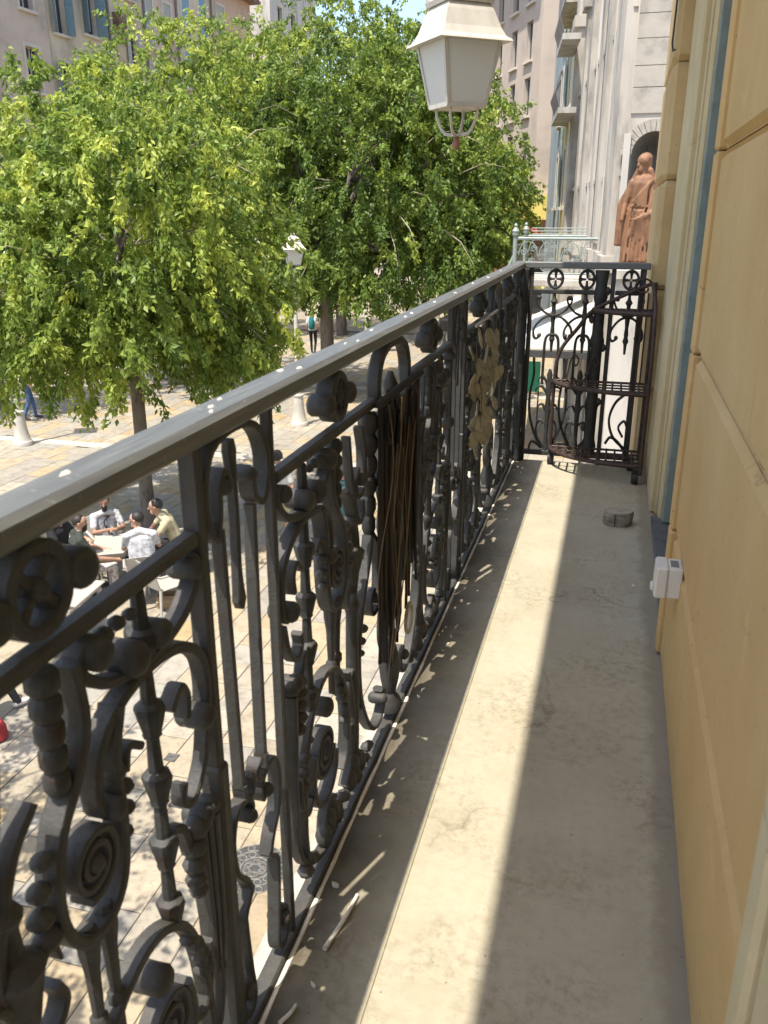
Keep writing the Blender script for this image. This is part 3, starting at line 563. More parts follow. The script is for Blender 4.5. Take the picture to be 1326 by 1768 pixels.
mb = MB(); mb.lathe([(0.034, 0.063), (0.040, 0.10), (0.030, 0.14), (0.032, 0.3), (0.038, 0.33), (0.030, 0.36), (0.030, 0.62), (0.038, 0.65), (0.028, 0.69), (0.028, 0.84), (0.036, 0.87), (0.034, 0.90), (0.028, 0.93), (0.036, 1.0)], (-0.078, YE + 0.002, 0), 14); rpart(mb, 'column_baluster')
for k in range(6):
    mb = MB(); mb.lathe([(0.004, -0.02), (0.014, -0.008), (0.016, 0.006), (0.004, 0.022)], (-0.078 + (0.034 if k % 2 else -0.034), YE - 0.006, 0.2 + k * 0.14), 8); rpart(mb, 'leaf')
for c in (-0.305, -0.150, 0.062):
    mb = MB(); P = ell(c, 0.955, 0.036, 0.044, 0, 345, 24); mb.sweep(P, 0.013, 0.026, True)
    for k in range(4):
        a = R(90 * k); mb.sweep([(c + 0.005 * math.cos(a), 0.955 + 0.006 * math.sin(a)), (c + 0.02 * math.cos(a), 0.955 + 0.024 * math.sin(a)), (c + 0.032 * math.cos(a), 0.955 + 0.04 * math.sin(a))], [0.01, 0.012, 0.022], 0.02)
    mb.v = [(p[1], YE + p[0], p[2]) for p in mb.v]; rpart(mb, 'medallion')
    hw = 0.088 if c < 0 else 0.07
    rpart(estrip(spl([(c - hw + .012, 0.868), (c - hw, 0.862), (c - hw + .004, 0.835), (c - hw * .55, 0.792), (c, 0.776), (c + hw * .55, 0.792), (c + hw - .004, 0.835), (c + hw, 0.862), (c + hw - .012, 0.868)], 40), 0.0095), 'scroll')
    rpart(estrip(spl([(c - hw + .025, 0.668), (c - hw + .005, 0.655), (c - hw - .008, 0.675), (c - hw - .002, 0.715), (c - hw * .55, 0.76), (c, 0.774), (c + hw * .55, 0.76), (c + hw + .002, 0.715), (c + hw + .008, 0.675), (c + hw - .005, 0.655), (c + hw - .025, 0.668)], 50), 0.0105), 'scroll')
    for q in (-1, 1):
        rpart(eroll(c + q * (hw - .014), 0.862, 0.011), 'volute_knob'); rpart(eroll(c + q * (hw - .022), 0.672, 0.010), 'volute_knob')
    mb = MB(); mb.lathe([(0.006, 0.59), (0.009, 0.64), (0.016, 0.655), (0.010, 0.675), (0.012, 0.69), (0.009, 0.72), (0.013, 0.765), (0.017, 0.775), (0.012, 0.785), (0.010, 0.83), (0.019, 0.845), (0.009, 0.862), (0.007, 0.881)], (c, YE, 0), 10); rpart(mb, 'baluster')
    if c < 0:
        rpart(estrip(spl([(c - .036, 0.42), (c - .036, 0.55), (c - .034, 0.64), (c - .022, 0.672), (c, 0.678), (c + .022, 0.672), (c + .034, 0.64), (c + .036, 0.55), (c + .036, 0.42)], 40), 0.013), 'scroll')
        mb = MB(); mb.lathe([(0.012, 0.062), (0.014, 0.10), (0.010, 0.14), (0.012, 0.22), (0.016, 0.30), (0.013, 0.36), (0.018, 0.42), (0.012, 0.44), (0.016, 0.47), (0.006, 0.50)], (c + 0.002, YE, 0), 10); rpart(mb, 'baluster')
        for zl, ln in ((0.30, 0.045), (0.395, 0.06), (0.445, 0.05)):
            for q in (-1, 1):
                rpart(estrip(spl([(c + q * .008, zl - .02), (c + q * ln * .6, zl + .012), (c + q * ln, zl + .004), (c + q * (ln + .006), zl - .016)], 14), np.linspace(.014, .005, 13)[:len(spl([(0, 0), (1, 0), (2, 0), (3, 0)], 14))]), 'leaf')
        for q in (-1, 1):
            rpart(estrip(spl([(c + q * .085, 0.56), (c + q * .08, 0.47), (c + q * .095, 0.36), (c + q * .09, 0.25), (c + q * .055, 0.14), (c + q * .012, 0.075)], 30), 0.012), 'scroll')
            rpart(estrip(spl([(c + q * .01, 0.085), (c + q * .045, 0.13), (c + q * .052, 0.19), (c + q * .035, 0.225), (c + q * .012, 0.21)], 22), 0.010), 'scroll')
            rpart(estrip(spl([(c + q * .085, 0.065), (c + q * .075, 0.105), (c + q * .05, 0.10), (c + q * .02, 0.075)], 14), 0.012), 'leaf')
    else:
        rpart(estrip(spl([(c + .04, 0.40), (c - .02, 0.34), (c - .045, 0.25), (c - .02, 0.16), (c + .04, 0.10)], 26), 0.012), 'scroll')
        rpart(estrip(spl([(c + .03, 0.16), (c + .005, 0.21), (c + .03, 0.245), (c + .045, 0.22)], 18), 0.010), 'scroll')
        rpart(estrip(spl([(c - .055, 0.12), (c - .03, 0.155), (c + .01, 0.13), (c + .045, 0.085)], 18), 0.012), 'leaf')
# bird droppings and chips stuck on the handrail
rr = random.Random(11)
for y, dx in ((0.655, -0.005), (0.93, 0.012), (0.955, 0.0), (1.00, -0.01), (1.22, -0.012), (1.25, 0.008), (1.52, 0.0), (1.56, 0.012), (1.72, -0.006), (1.97, 0.006), (2.05, 0.002), (2.33, 0.0), (2.62, 0.004), (3.0, -0.004), (3.3, 0.005), (3.7, 0.0)):
    mb = MB(); n = 9; rx = rr.uniform(.003, .007); ry = rr.uniform(.006, .014)
    ring = [(XR + dx + rx * math.cos(2 * PI * k / n) * rr.uniform(.5, 1.2), y + ry * math.sin(2 * PI * k / n) * rr.uniform(.5, 1.2)) for k in range(n)]
    vs = [(p[0], p[1], 1.0375) for p in ring] + [(XR + dx + (p[0] - XR - dx) * .6, y + (p[1] - y) * .6, 1.0398) for p in ring] + [(XR + dx, y, 1.0402)]
    fs = [(k, (k + 1) % n, n + (k + 1) % n, n + k) for k in range(n)] + [(n + k, n + (k + 1) % n, 2 * n) for k in range(n)]
    mb.add(vs, fs); rpart(mb, 'bird_dropping', True, 'stick')
# ------------------------------------------------------------------ things on the balcony
# quarter-round etagere in the far corner
CX, CY = 0.185, 4.43
rack = tag(empty('corner_shelf', (CX, CY, 0.0)), 'rusty dark metal corner shelf with three grid tiers standing in the far balcony corner', 'shelf')
def kp(mb, name, m='rust_iron', smooth=True): return part(mb, name, M[m], rack, smooth)
def tier(z, r):
    mb = MB()
    arc = [(CX - r * math.cos(t), CY - 0.62 * r * math.sin(t) - 0.0, z) for t in np.linspace(0, PI / 2, 18)]
    mb2 = MB(); mb2.tube(arc, 0.0105, 8)
    for i in range(len(arc) - 1): pass
    mb2.tube([(CX, CY, z), (CX - r, CY, z)], 0.007, 6); mb2.tube([(CX, CY, z), (CX, CY - 0.62 * r, z)], 0.007, 6)
    sh = kp(mb2, 'shelf_rim')
    n = 11
    for k in range(1, n):
        x = CX - r * k / n; yy = CY - 0.62 * r * math.sqrt(max(0, 1 - (k / n) ** 2))
        mb.tube([(x, CY, z + 0.003), (x, yy, z + 0.003)], 0.0055, 5)
    for k in range(1, 4):
        y = CY - 0.62 * r * k / 4; xx = CX - r * math.sqrt(max(0, 1 - (k / 4) ** 2)); mb.tube([(CX, y, z - 0.002), (xx, y, z - 0.002)], 0.005, 5)
    kp(mb, 'shelf_grid')
    mb = MB(); vs = []
    for a in arc: vs += [(a[0], a[1], z - 0.012), (a[0], a[1], z + 0.012)]
    mb.add(vs, [(2 * i, 2 * i + 2, 2 * i + 3, 2 * i + 1) for i in range(len(arc) - 1)]); kp(mb, 'shelf_band')
for z, r in ((0.095, 0.46), (0.45, 0.46), (0.815, 0.29)): tier(z, r)
P = lambda *a: spl(list(a), 30)
def tube3(pts, r=0.0095):
    Q = np.array(pts); m = len(Q); out = []
    Q2 = np.vstack([2 * Q[0] - Q[1], Q, 2 * Q[-1] - Q[-2]])
    for i in range(m - 1):
        a, b, c, d = Q2[i:i + 4]
        for t in np.linspace(0, 1, 8, endpoint=False): out.append(0.5 * ((2 * b) + (c - a) * t + (2 * a - 5 * b + 4 * c - d) * t * t + (3 * b - a - 3 * c + d) * t ** 3))
    out.append(Q[-1]); mb = MB(); mb.tube(out, r, 8); return mb
yr = CY - 0.62 * 0.46
kp(tube3([(CX, yr, 0.05), (CX, yr, 0.45), (CX, yr + 0.003, 0.62), (CX - 0.003, yr + 0.05, 0.78), (CX - 0.004, CY - 0.16, 0.86), (CX - 0.02, CY - 0.03, 0.945)]), 'side_post')
kp(tube3([(CX - 0.46, CY, 0.05), (CX - 0.46, CY, 0.45), (CX - 0.44, CY, 0.60), (CX - 0.36, CY, 0.72), (CX - 0.29, CY, 0.81), (CX - 0.12, CY, 0.90), (CX - 0.02, CY - 0.005, 0.945)]), 'side_post')
kp(tube3([(CX - 0.004, CY - 0.006, 0.05), (CX - 0.004, CY - 0.006, 0.5), (CX - 0.004, CY - 0.006, 0.95)], 0.009), 'back_post')
for dx in (0.035, 0.055, 0.075): kp(tube3([(CX - dx, CY - 0.006, 0.45), (CX - dx, CY - 0.006, 0.7), (CX - dx, CY - 0.006, 0.90)], 0.004), 'back_bar')
mb = MB(); mb.sweep(spl([(0.02, 0.945), (0.05, 0.965), (0.085, 0.96), (0.10, 0.93), (0.08, 0.905), (0.045, 0.905), (0.04, 0.925)], 40), 0.009, 0.008); mb.v = [(CX - 0.0 - p[1], CY - 0.012 + p[0], p[2]) for p in mb.v]; kp(mb, 'scroll_crest')
for sgn, px in ((1, CX - 0.40), (1, CX - 0.30)):
    mb = MB(); mb.sweep(spl([(0.0, 0.46), (0.015, 0.55), (0.035, 0.585), (0.055, 0.56), (0.045, 0.53), (0.03, 0.545)], 30), 0.008, 0.007); mb.v = [(px + p[1], CY - 0.012 + p[0], p[2]) for p in mb.v]; kp(mb, 'scroll_crest')
for (x, y) in ((CX - 0.01, yr + 0.02), (CX - 0.44, CY - 0.012), (CX - 0.03, CY - 0.03)):
    mb = MB(); mb.lathe([(0.012, -0.017), (0.028, -0.016), (0.0305, -0.008), (0.0305, 0.008), (0.028, 0.016), (0.012, 0.017)], (x - 0.012, y, 0.0308), 16, 'x'); mb.box(x - 0.028, x + 0.004, y - 0.012, y + 0.012, 0.060, 0.072); kp(mb, 'caster', 'black_rubber')
# log offcut
mb = MB(); n = 22; rr = random.Random(5)
prof = [0.5 * (0.062 if True else 0) for _ in range(n)]
rad = [1 + rr.uniform(-.05, .05) for _ in range(n)]
lx, ly = 0.086, 3.555
def ring(sc, z, dx=0): return [(lx + dx + 0.062 * sc * rad[k] * math.cos(2 * PI * k / n), ly + 0.048 * sc * rad[k] * math.sin(2 * PI * k / n), z + 0.003 * math.cos(2 * PI * k / n) * (1 if z > 0.03 else 0)) for k in range(n)]
rings = [ring(0.96, 0.0005), ring(1.0, 0.008), ring(1.0, 0.052, 0.004), ring(0.94, 0.060, 0.004)]
vs = sum(rings, []); fs = [(i * n + k, i * n + (k + 1) % n, (i + 1) * n + (k + 1) % n, (i + 1) * n + k) for i in range(3) for k in range(n)]
mb.add(vs, fs + [tuple(range(n))[::-1]])
log = mb.build('log_offcut', M['wood_grey'], None, smooth=True); tag(log, 'short round grey offcut of a log lying on the balcony floor', 'log')
mb = MB(); mb.add(ring(0.95, 0.0605, 0.004) + [(lx + 0.004, ly, 0.0616)], [(k, (k + 1) % n, n) for k in range(n)]); e = mb.build('cut_face', M['wood_end'], log)
mb = MB(); mb.box(lx - 0.012, lx - 0.009, ly - 0.0505, ly - 0.044, 0.006, 0.055); mb.build('crack', M['black_rubber'], log)
# weatherproof socket on the wall
sock = tag(empty('wall_socket', (W, 2.11, 0.385)), 'white weatherproof electrical socket box mounted low on the ochre wall', 'socket')
def sp(mb, n, m): return part(mb, n, M[m], sock)
mb = MB(); mb.box(W - 0.030, W + 0.004, 2.075, 2.150, 0.338, 0.420, 0.003); sp(mb, 'back_box', 'socket_white')
mb = MB(); mb.box(W - 0.062, W - 0.0305, 2.071, 2.154, 0.336, 0.422, 0.005); sp(mb, 'lid', 'socket_white')
mb = MB(); mb.box(W - 0.026, W - 0.006, 2.090, 2.135, 0.417, 0.4205); sp(mb, 'hinge', 'grey_plastic')
mb = MB(); mb.box(W - 0.070, W - 0.0605, 2.098, 2.128, 0.345, 0.362, 0.003); sp(mb, 'latch', 'socket_white')
# sticks and flakes on the floor
def stick(p0, p1, r, label, ring_end=False):
    mb = MB(); d = Vector(p1) - Vector(p0); Q = [Vector(p0) + d * t + Vector((0.002 * math.sin(5 * t), 0, 0.001 * math.sin(7 * t))) for t in np.linspace(0, 1, 9)]
    mb.tube(Q, [r * (0.8 + 0.35 * t) for t in np.linspace(0, 1, 9)], 8); return tag(mb.build('stick', M['stick'], None, smooth=True), label, 'stick')
stick((-0.390, 1.245, 0.006), (-0.408, 1.105, 0.006), 0.0042, 'long pale wooden stick lying on the dirty floor beside the railing')
stick((-0.420, 0.985, 0.006), (-0.432, 0.945, 0.005), 0.0035, 'short broken white stick nearest the camera on the balcony floor')
fl = [(-0.413, 2.35), (-0.413, 2.30), (-0.430, 2.02), (-0.434, 1.98), (-0.396, 1.20), (-0.44, 1.26), (-0.405, 1.03), (-0.39, 1.62), (-0.41, 3.85), (-0.40, 4.2), (0.15, 2.9), (0.03, 2.75)]
for i, (x, y) in enumerate(fl):
    mb = MB(); a = rr.uniform(0, 3); L = rr.uniform(.004, .011); wd = L * rr.uniform(.25, .5)
    c, s_ = math.cos(a), math.sin(a)
    pts = [(-1, 0), (-.4, .8), (.3, 1), (1, .2), (.5, -.8), (-.5, -.9)]
    vs = [(x + c * p * L - s_ * q * wd, y + (s_ * p * L + c * q * wd) * 1.3, 0.0015) for p, q in pts] + [(x + c * p * L - s_ * q * wd, y + (s_ * p * L + c * q * wd) * 1.3, 0.005 + 0.004 * p * p) for p, q in pts]
    mb.add(vs, [(5, 4, 3, 2, 1, 0), (6, 7, 8, 9, 10, 11)] + [(k, (k + 1) % 6, 6 + (k + 1) % 6, 6 + k) for k in range(6)])
    tag(mb.build('petal_flake', M['stick']), 'tiny dry white petal or flake lying on the balcony floor', 'flake', 'white flakes scattered on the balcony floor')
# garland of wooden slices
gar = tag(empty('slice_garland', (-0.45, 3.2, 0.9)), 'hanging garland of pale round wooden slices tied to the far part of the railing', 'garland')
rr = random.Random(21); mb = MB()
pr = [(0.06, -0.003), (0.9, -0.003), (1.0, 0), (0.9, 0.003), (0.06, 0.003)]
dm = MB().lathe([(0.002, -0.0028), (0.030, -0.0028), (0.0335, 0.0), (0.030, 0.0028), (0.002, 0.0028)], (0, 0, 0), 14, 'x').mesh('disc', M['disc'], True)
k = 0
for col, (y0, n) in enumerate(((2.93, 8), (3.09, 9), (3.25, 9), (3.40, 8))):
    z = 0.90 - 0.015 * col
    pts = [(-0.452, y0, 0.905)]
    for i in range(n):
        z -= rr.uniform(0.040, 0.060)
        o = link('disc', dm, gar); o.location = (Vector((-0.452 + rr.uniform(-.018, .018), y0 + rr.uniform(-.05, .05), z)) - gar.location)
        o.rotation_euler = (rr.uniform(-.5, .5), rr.uniform(-.35, .35), rr.uniform(-.9, .35)); q = rr.uniform(.8, 1.12); o.scale = (1, q * rr.uniform(.85, 1), q * 1.08)
        pts.append((-0.455, y0 + rr.uniform(-.01, .01), z))
    mb.tube(pts, 0.0016, 5)
part(mb, 'cord', M['string'], gar)
mb = MB(); mb.tube([(-0.455, 2.90, 0.905), (-0.455, 3.42, 0.903)], 0.006, 6); part(mb, 'hanger_rod', M['stick'], gar)
# bundle of bark strips and strings hung at the centre of the middle panel
bun = tag(empty('bark_hanging', (-0.455, 1.85, 0.93)), 'dark brown hanging bundle of bark strips and raffia strings tied to the railing', 'hanging')
rr = random.Random(8)
for i in range(22):
    y = 1.665 + 0.0165 * i + rr.uniform(-.006, .006); zt = 0.885 + rr.uniform(-.03, .02); zb = 0.36 - 0.10 * math.sin(i / 16 * PI) + rr.uniform(-.10, .08); x = -0.462 + rr.uniform(-.012, .012)
    L = 14; Q = [(y + 0.010 * math.sin(i + (4 + i % 3) * t) * t + 0.006 * math.sin(9 * t + 2 * i), zt + (zb - zt) * t) for t in np.linspace(0, 1, L)]
    mb = MB(); ww = rr.uniform(.022, .044); mb.sweep(Q, [ww * (.55 + .4 * math.sin(PI * min(1, t * 1.15)) + .16 * math.sin(11 * t + i)) * (1 if t < .85 else .45) for t in np.linspace(0, 1, L)], 0.007, x=x); part(mb, 'bark_strip', M['bark'], bun, True)
for i in range(6):
    y = 1.68 + 0.066 * i; x = -0.447 + rr.uniform(-.006, .006); e = 1.72 + rr.uniform(-.06, .06) if i % 3 else y + rr.uniform(-.05, .05)
    zb = rr.uniform(0.20, 0.45)
    Q = [(x + 0.009 * math.sin(5 * t + i), y + (e - y) * t + 0.020 * math.sin(6 * t + 1.7 * i), 0.89 + (zb - 0.89) * t) for t in np.linspace(0, 1, 12)]
    mb = MB(); mb.tube(Q, 0.0011 + 0.0004 * (i % 3), 5); part(mb, 'string', M['string'], bun, True)
mb = MB(); mb.sweep(ell(1.90, 0.285, 0.034, 0.040, 0, 350, 24), 0.008, 0.008, True, x=-0.446); part(mb, 'ring', M['disc'], bun, True)
mb = MB(); mb.tube([(-0.455, 1.65, 0.895), (-0.452, 1.85, 0.90), (-0.455, 2.04, 0.895)], 0.009, 8); part(mb, 'hanger_rod', M['bark'], bun, True)
for (y, z) in ((1.70, 0.86), (1.80, 0.82), (1.93, 0.85)):
    mb = MB(); mb.sweep(spl([(y, z + .03), (y + .03, z + .01), (y + .035, z - .03), (y + .01, z - .06), (y - .015, z - .03), (y - .01, z + .01)], 30), 0.010, 0.010, x=-0.448); part(mb, 'bark_curl', M['bark'], bun, True)

# ------------------------------------------------------------------ big white street lantern hung out from the facade
LX, LY, LZ = -0.897, 4.8, 1.618
lan = tag(empty('street_lantern', (LX, LY, LZ)), 'large white four-sided street lantern with milky panes and rusty knob, beyond the balcony corner', 'lantern')
lan.rotation_euler = (0, 0, R(38)); lan.scale = (0.80, 0.80, 1.0)
def lp(mb, n, m, smooth=False, par=None): return mb.build(n, M[m], par or lan, smooth=smooth)
def sq(r): return [(-r, -r), (r, -r), (r, r), (-r, r)]
def frust(mb, r0, z0, r1, z1, caps=True):
    vs = [(x, y, z0) for x, y in sq(r0)] + [(x, y, z1) for x, y in sq(r1)]
    mb.add(vs, [(0, 1, 5, 4), (1, 2, 6, 5), (2, 3, 7, 6), (3, 0, 4, 7)] + ([(3, 2, 1, 0), (4, 5, 6, 7)] if caps else []))
zb, zt, rb, rt = 0.175, 0.475, 0.130, 0.195
cor = lambda r, z: [Vector((x, y, z)) for x, y in sq(r)]
B, T = cor(rb, zb), cor(rt, zt)
for k in range(4): lp(MB().tube([B[k], T[k]], 0.0155, 4), 'corner_bar', 'lamp_white')
for k in range(4):
    lp(MB().tube([B[k], B[(k + 1) % 4]], 0.0155, 4), 'bottom_bar', 'lamp_white'); lp(MB().tube([T[k], T[(k + 1) % 4]], 0.016, 4), 'top_bar', 'lamp_white')
for k in range(4):
    a, b, c, d = B[k], B[(k + 1) % 4], T[(k + 1) % 4], T[k]; n_ = (b - a).cross(d - a).normalized() * 0.002
    mb = MB(); mb.add([a + n_, b + n_, c + n_, d + n_, a - n_, b - n_, c - n_, d - n_], [(0, 1, 2, 3), (7, 6, 5, 4), (0, 4, 5, 1), (1, 5, 6, 2), (2, 6, 7, 3), (3, 7, 4, 0)]); lp(mb, 'pane', 'milky')
mb = MB(); vs = []; prof = [(0.255, 0.462), (0.250, 0.470), (0.222, 0.487), (0.197, 0.525), (0.165, 0.60), (0.145, 0.635)]
for r, z in prof: vs += [(x, y, z) for x, y in sq(r)]
mb.add(vs, [(i * 4 + k, i * 4 + (k + 1) % 4, (i + 1) * 4 + (k + 1) % 4, (i + 1) * 4 + k) for i in range(5) for k in range(4)] + [(3, 2, 1, 0), (20, 21, 22, 23)]); lp(mb, 'roof', 'lamp_white')
mb = MB(); frust(mb, 0.158, 0.637, 0.165, 0.660); frust(mb, 0.150, 0.661, 0.09, 0.74); frust(mb, 0.05, 0.741, 0.05, 0.80); lp(mb, 'chimney', 'lamp_white')
lp(MB().box(-0.135, 0.135, -0.135, 0.135, 0.166, 0.172), 'base_plate', 'lamp_white')
mb = MB(); mb.lathe([(0.018, 0.18), (0.018, 0.40), (0.05, 0.42), (0.12, 0.46)], (0.02, 0.03, 0), 10); lp(mb, 'lamp_holder', 'grey_plastic')
for k in range(4):
    x, y = sq(1)[k]; q = 0.10
    P3 = [(x * q, y * q, 0.166), (x * q * 0.98, y * q * 0.98, 0.13), (x * 0.075, y * 0.075, 0.07), (x * 0.055, y * 0.055, 0.045), (x * 0.012, y * 0.012, 0.038)]
    lp(MB().tube(P3, 0.0095, 6), 'support_arm', 'lamp_white', True)
mb = MB(); mb.lathe([(0.035, 0.032), (0.035, 0.042), (0.02, 0.045)], (0, 0, 0), 12); lp(mb, 'collar', 'lamp_white')
mb = MB(); mb.lathe([(0.004, -0.035), (0.018, -0.03), (0.026, -0.012), (0.026, 0.005), (0.020, 0.018), (0.022, 0.031)], (0, 0, 0), 14); lp(mb, 'knob', 'rustknob', True)
mb = MB(); mb.tube([(0, 0, 0.80), (0, 0, 0.97), (0.3, -0.15, 1.02), (1.06, -0.54, 0.92)], 0.016, 8); mb.tube([(0.15, -0.075, 1.01), (0.55, -0.28, 0.97), (1.06, -0.54, 0.80)], 0.012, 8); lp(mb, 'wall_bracket', 'lamp_white', True)
# ------------------------------------------------------------------ the square: ground, paving, drains
G = -4.2
def ground_mat():
    N = NM('far_paving'); b = N.b; b.inputs['Roughness'].default_value = 0.85
    g = N.n('NewGeometry'); br = N.n('TexBrick'); br.inputs['Scale'].default_value = 1.0; br.inputs['Brick Width'].default_value = 0.8; br.inputs['Row Height'].default_value = 0.5
    br.inputs['Mortar Size'].default_value = 0.012; br.inputs['Color1'].default_value = (0.30, 0.265, 0.205, 1); br.inputs['Color2'].default_value = (0.34, 0.28, 0.20, 1); br.inputs['Mortar'].default_value = (0.16, 0.14, 0.11, 1)
    mp = N.n('Mapping'); mp.inputs['Rotation'].default_value = (0, 0, PI / 2); N.l(g.outputs['Position'], mp.inputs[0]); N.l(mp.outputs[0], br.inputs[0])
    no = N.n('TexNoise'); no.inputs['Scale'].default_value = 0.6; no.inputs['Detail'].default_value = 8; N.l(g.outputs['Position'], no.inputs['Vector'])
    r = ramp(N, [(0.3, (0.75, 0.73, 0.7)), (0.7, (1.08, 1.06, 1.02))]); N.l(no.outputs[0], r.inputs[0])
    mx = N.n('MixRGB', blend_type='MULTIPLY'); mx.inputs[0].default_value = 1; N.l(br.outputs[0], mx.inputs[1]); N.l(r.outputs[0], mx.inputs[2]); N.l(mx.outputs[0], b.inputs['Base Color'])
    return N.m
mb = MB(); mb.add([(-300, -200, G - 0.016), (300, -200, G - 0.016), (300, 400, G - 0.016), (-300, 400, G - 0.016)], [(0, 1, 2, 3)])
tag(mb.build('ground', ground_mat()), kind='structure')
mb = MB(); mb.add([(-24, 1.0, G - 0.010), (0.2, 1.0, G - 0.010), (0.2, 40, G - 0.010), (-24, 40, G - 0.010)], [(0, 1, 2, 3)])
pav = tag(mb.build('pavement', M['joint']), kind='structure')
cr = co.rotation_euler.to_matrix(); CAMP = Vector(co.location)
def px(p):
    v = cr.transposed() @ (Vector(p) - CAMP)
    if v.z > -0.01: return (-9999, -9999, 1)
    return (663 + 1450 * v.x / -v.z, 884 - 1450 * v.y / -v.z, -v.z)
rs = random.Random(4); stones = []
bands = [(17.55, 17.95), (26.2, 26.7)]
drains = [(-3.72, 6.07, 0.17), (-4.15, 6.70, 0.13)]
x = -23.6
while x < -0.6:
    wd = rs.choice((0.34, 0.42, 0.48, 0.36)); y = 1.2 + rs.uniform(0, .6)
    while y < 39:
        ln = rs.uniform(0.42, 0.95); y1 = y + ln
        segs = [(y, y1)]
        for b0, b1 in bands:
            if y < b1 and y1 > b0:
                segs = [(a, min(c, b0)) for a, c in segs if a < b0] + [(max(a, b1), c) for a, c in segs if c > b1]
        for a, c in segs:
            if c - a < 0.12: continue
            hit = [d for d in drains if x - d[2] / 2 < d[0] < x + wd + d[2] / 2 and a - d[2] / 2 < d[1] < c + d[2] / 2]
            if False:
                d = hit[0]; lo, hi = d[1] - d[2] / 2 - .01, d[1] + d[2] / 2 + .01
                if lo - a > 0.08: stones.append((x, a, wd, lo - a))
                if c - hi > 0.08: stones.append((x, hi, wd, c - hi))
                continue
            if (x + wd / 2 + 2.65) ** 2 + ((a + c) / 2 - 5.44) ** 2 < 0.36: 
                stones.append((x, a, wd, c - a)); continue
            stones.append((x, a, wd, c - a))
        y = y1
    x += wd
def vis(s):
    q = px((s[0] + s[2] / 2, s[1] + s[3] / 2, G))
    if not (-40 < q[0] < 1366 and 380 < q[1] < 1800): return 0
    if q[0] > 449 + 0.4507 * (1757 - q[1]) - 15: return 0
    return s[2] * s[3] / q[2] ** 3
order = sorted(range(len(stones)), key=lambda i: -vis(stones[i])); near = [i for i in order[:298] if vis(stones[i]) > 0]; ns = set(near)
unit = MB(); unit.box(-.5, .5, -.5, .5, -1, 0)
# soft-edged unit block, scaled per stone
um = MB(); k = 0.485
um.add([(-k, -k, 0), (k, -k, 0), (k, k, 0), (-k, k, 0), (-.5, -.5, -.22), (.5, -.5, -.22), (.5, .5, -.22), (-.5, .5, -.22), (-.5, -.5, -1), (.5, -.5, -1), (.5, .5, -1), (-.5, .5, -1)],
       [(0, 1, 2, 3), (0, 4, 5, 1), (1, 5, 6, 2), (2, 6, 7, 3), (3, 7, 4, 0), (4, 8, 9, 5), (5, 9, 10, 6), (6, 10, 11, 7), (7, 11, 8, 4)])
sm = um.mesh('paving_stone', M['stone'])
fm = MB(); rn = []
for i, (sx, sy, wx, wy) in enumerate(stones):
    dz = rs.uniform(-0.002, 0.003); g = 0.009
    if i in ns:
        o = link('paving_stone', sm, pav); o.location = (sx + wx / 2, sy + wy / 2, G + dz); o.scale = (wx - g, wy - g, 0.024); o.rotation_euler = (rs.uniform(-.004, .004), rs.uniform(-.004, .004), 0)
    else:
        x0, x1, y0, y1, z = sx + g / 2, sx + wx - g / 2, sy + g / 2, sy + wy - g / 2, G + dz
        fm.add([(x0, y0, z), (x1, y0, z), (x1, y1, z), (x0, y1, z), (x0, y0, z - .015), (x1, y0, z - .015), (x1, y1, z - .015), (x0, y1, z - .015)], [(0, 1, 2, 3), (0, 4, 5, 1), (1, 5, 6, 2), (2, 6, 7, 3), (3, 7, 4, 0)]); rn += [rs.random()] * 8
me = fm.mesh('far_paving_stones', M['stone_attr']); at = me.attributes.new('rnd', 'FLOAT', 'POINT'); at.data.foreach_set('value', rn)
tag(link('far_paving_stones', me, pav), kind='stuff')
for b0, b1 in bands:
    xx = -23.6
    while xx < -0.7:
        L = rs.uniform(.7, 1.1); mb = MB(); mb.box(xx + .004, xx + L - .004, b0 + .006, b1 - .006, G - .014, G + 0.002); mb.build('band_stone', M['pale_stone'], pav); xx += L
GRT = mat('worn_iron', (0.20, 0.185, 0.16), 0.6, 0.1, 0.3, 20, 0.3, 60)
for i, d in enumerate(drains):
    o = tag(empty('drain_cover', (d[0], d[1], G)), ('larger' if i == 0 else 'smaller') + ' square cast-iron drain cover set in the shaded paving below the balcony', 'drain cover', 'small drain covers'); h = d[2] / 2
    mb = MB(); mb.box(-h, h, -h, h, -0.008, 0.0075, 0.002); mb.build('plate', M['castiron'], o)
    mb = MB()
    for r_ in (0.9, 0.62, 0.35): mb.sweep(ell(0, 0, h * r_, h * r_, 0, 350, 26), h * 0.09, 0.004, True)
    mb.v = [(p[1], p[2], p[0] * .6 + 0.009) for p in mb.v]; mb.build('ring_pattern', GRT, o)
gt = tag(empty('tree_grate', (-2.65, 5.44, G)), 'round ornate openwork iron grate set in the sunny paving below the railing', 'grate')
mb = MB(); mb.lathe([(0.30, 0.0035), (0.30, 0.0045)], (0, 0, 0), 32); mb.build('plate', M['castiron'], gt)
mb = MB()
for r_ in (0.295, 0.215, 0.13): mb.sweep(ell(0, 0, r_, r_, 0, 352, 40), 0.010, 0.01, True)
for k in range(12):
    mb.sweep(ell(0.075 * math.cos(k), 0.075 * math.sin(k), 0.03, 0.03, 0, 330, 10), 0.006, 0.01, True)
    a = PI * 2 * k / 12; c, s_ = math.cos(a), math.sin(a)
    for r_ in (0.172, 0.255): mb.sweep(ell(c * r_, s_ * r_, 0.032, 0.032, 0, 330, 12), 0.007, 0.01, True)
mb.v = [(p[1], p[2], 0.006 + p[0] * .5) for p in mb.v]; mb.build('openwork', GRT, gt)
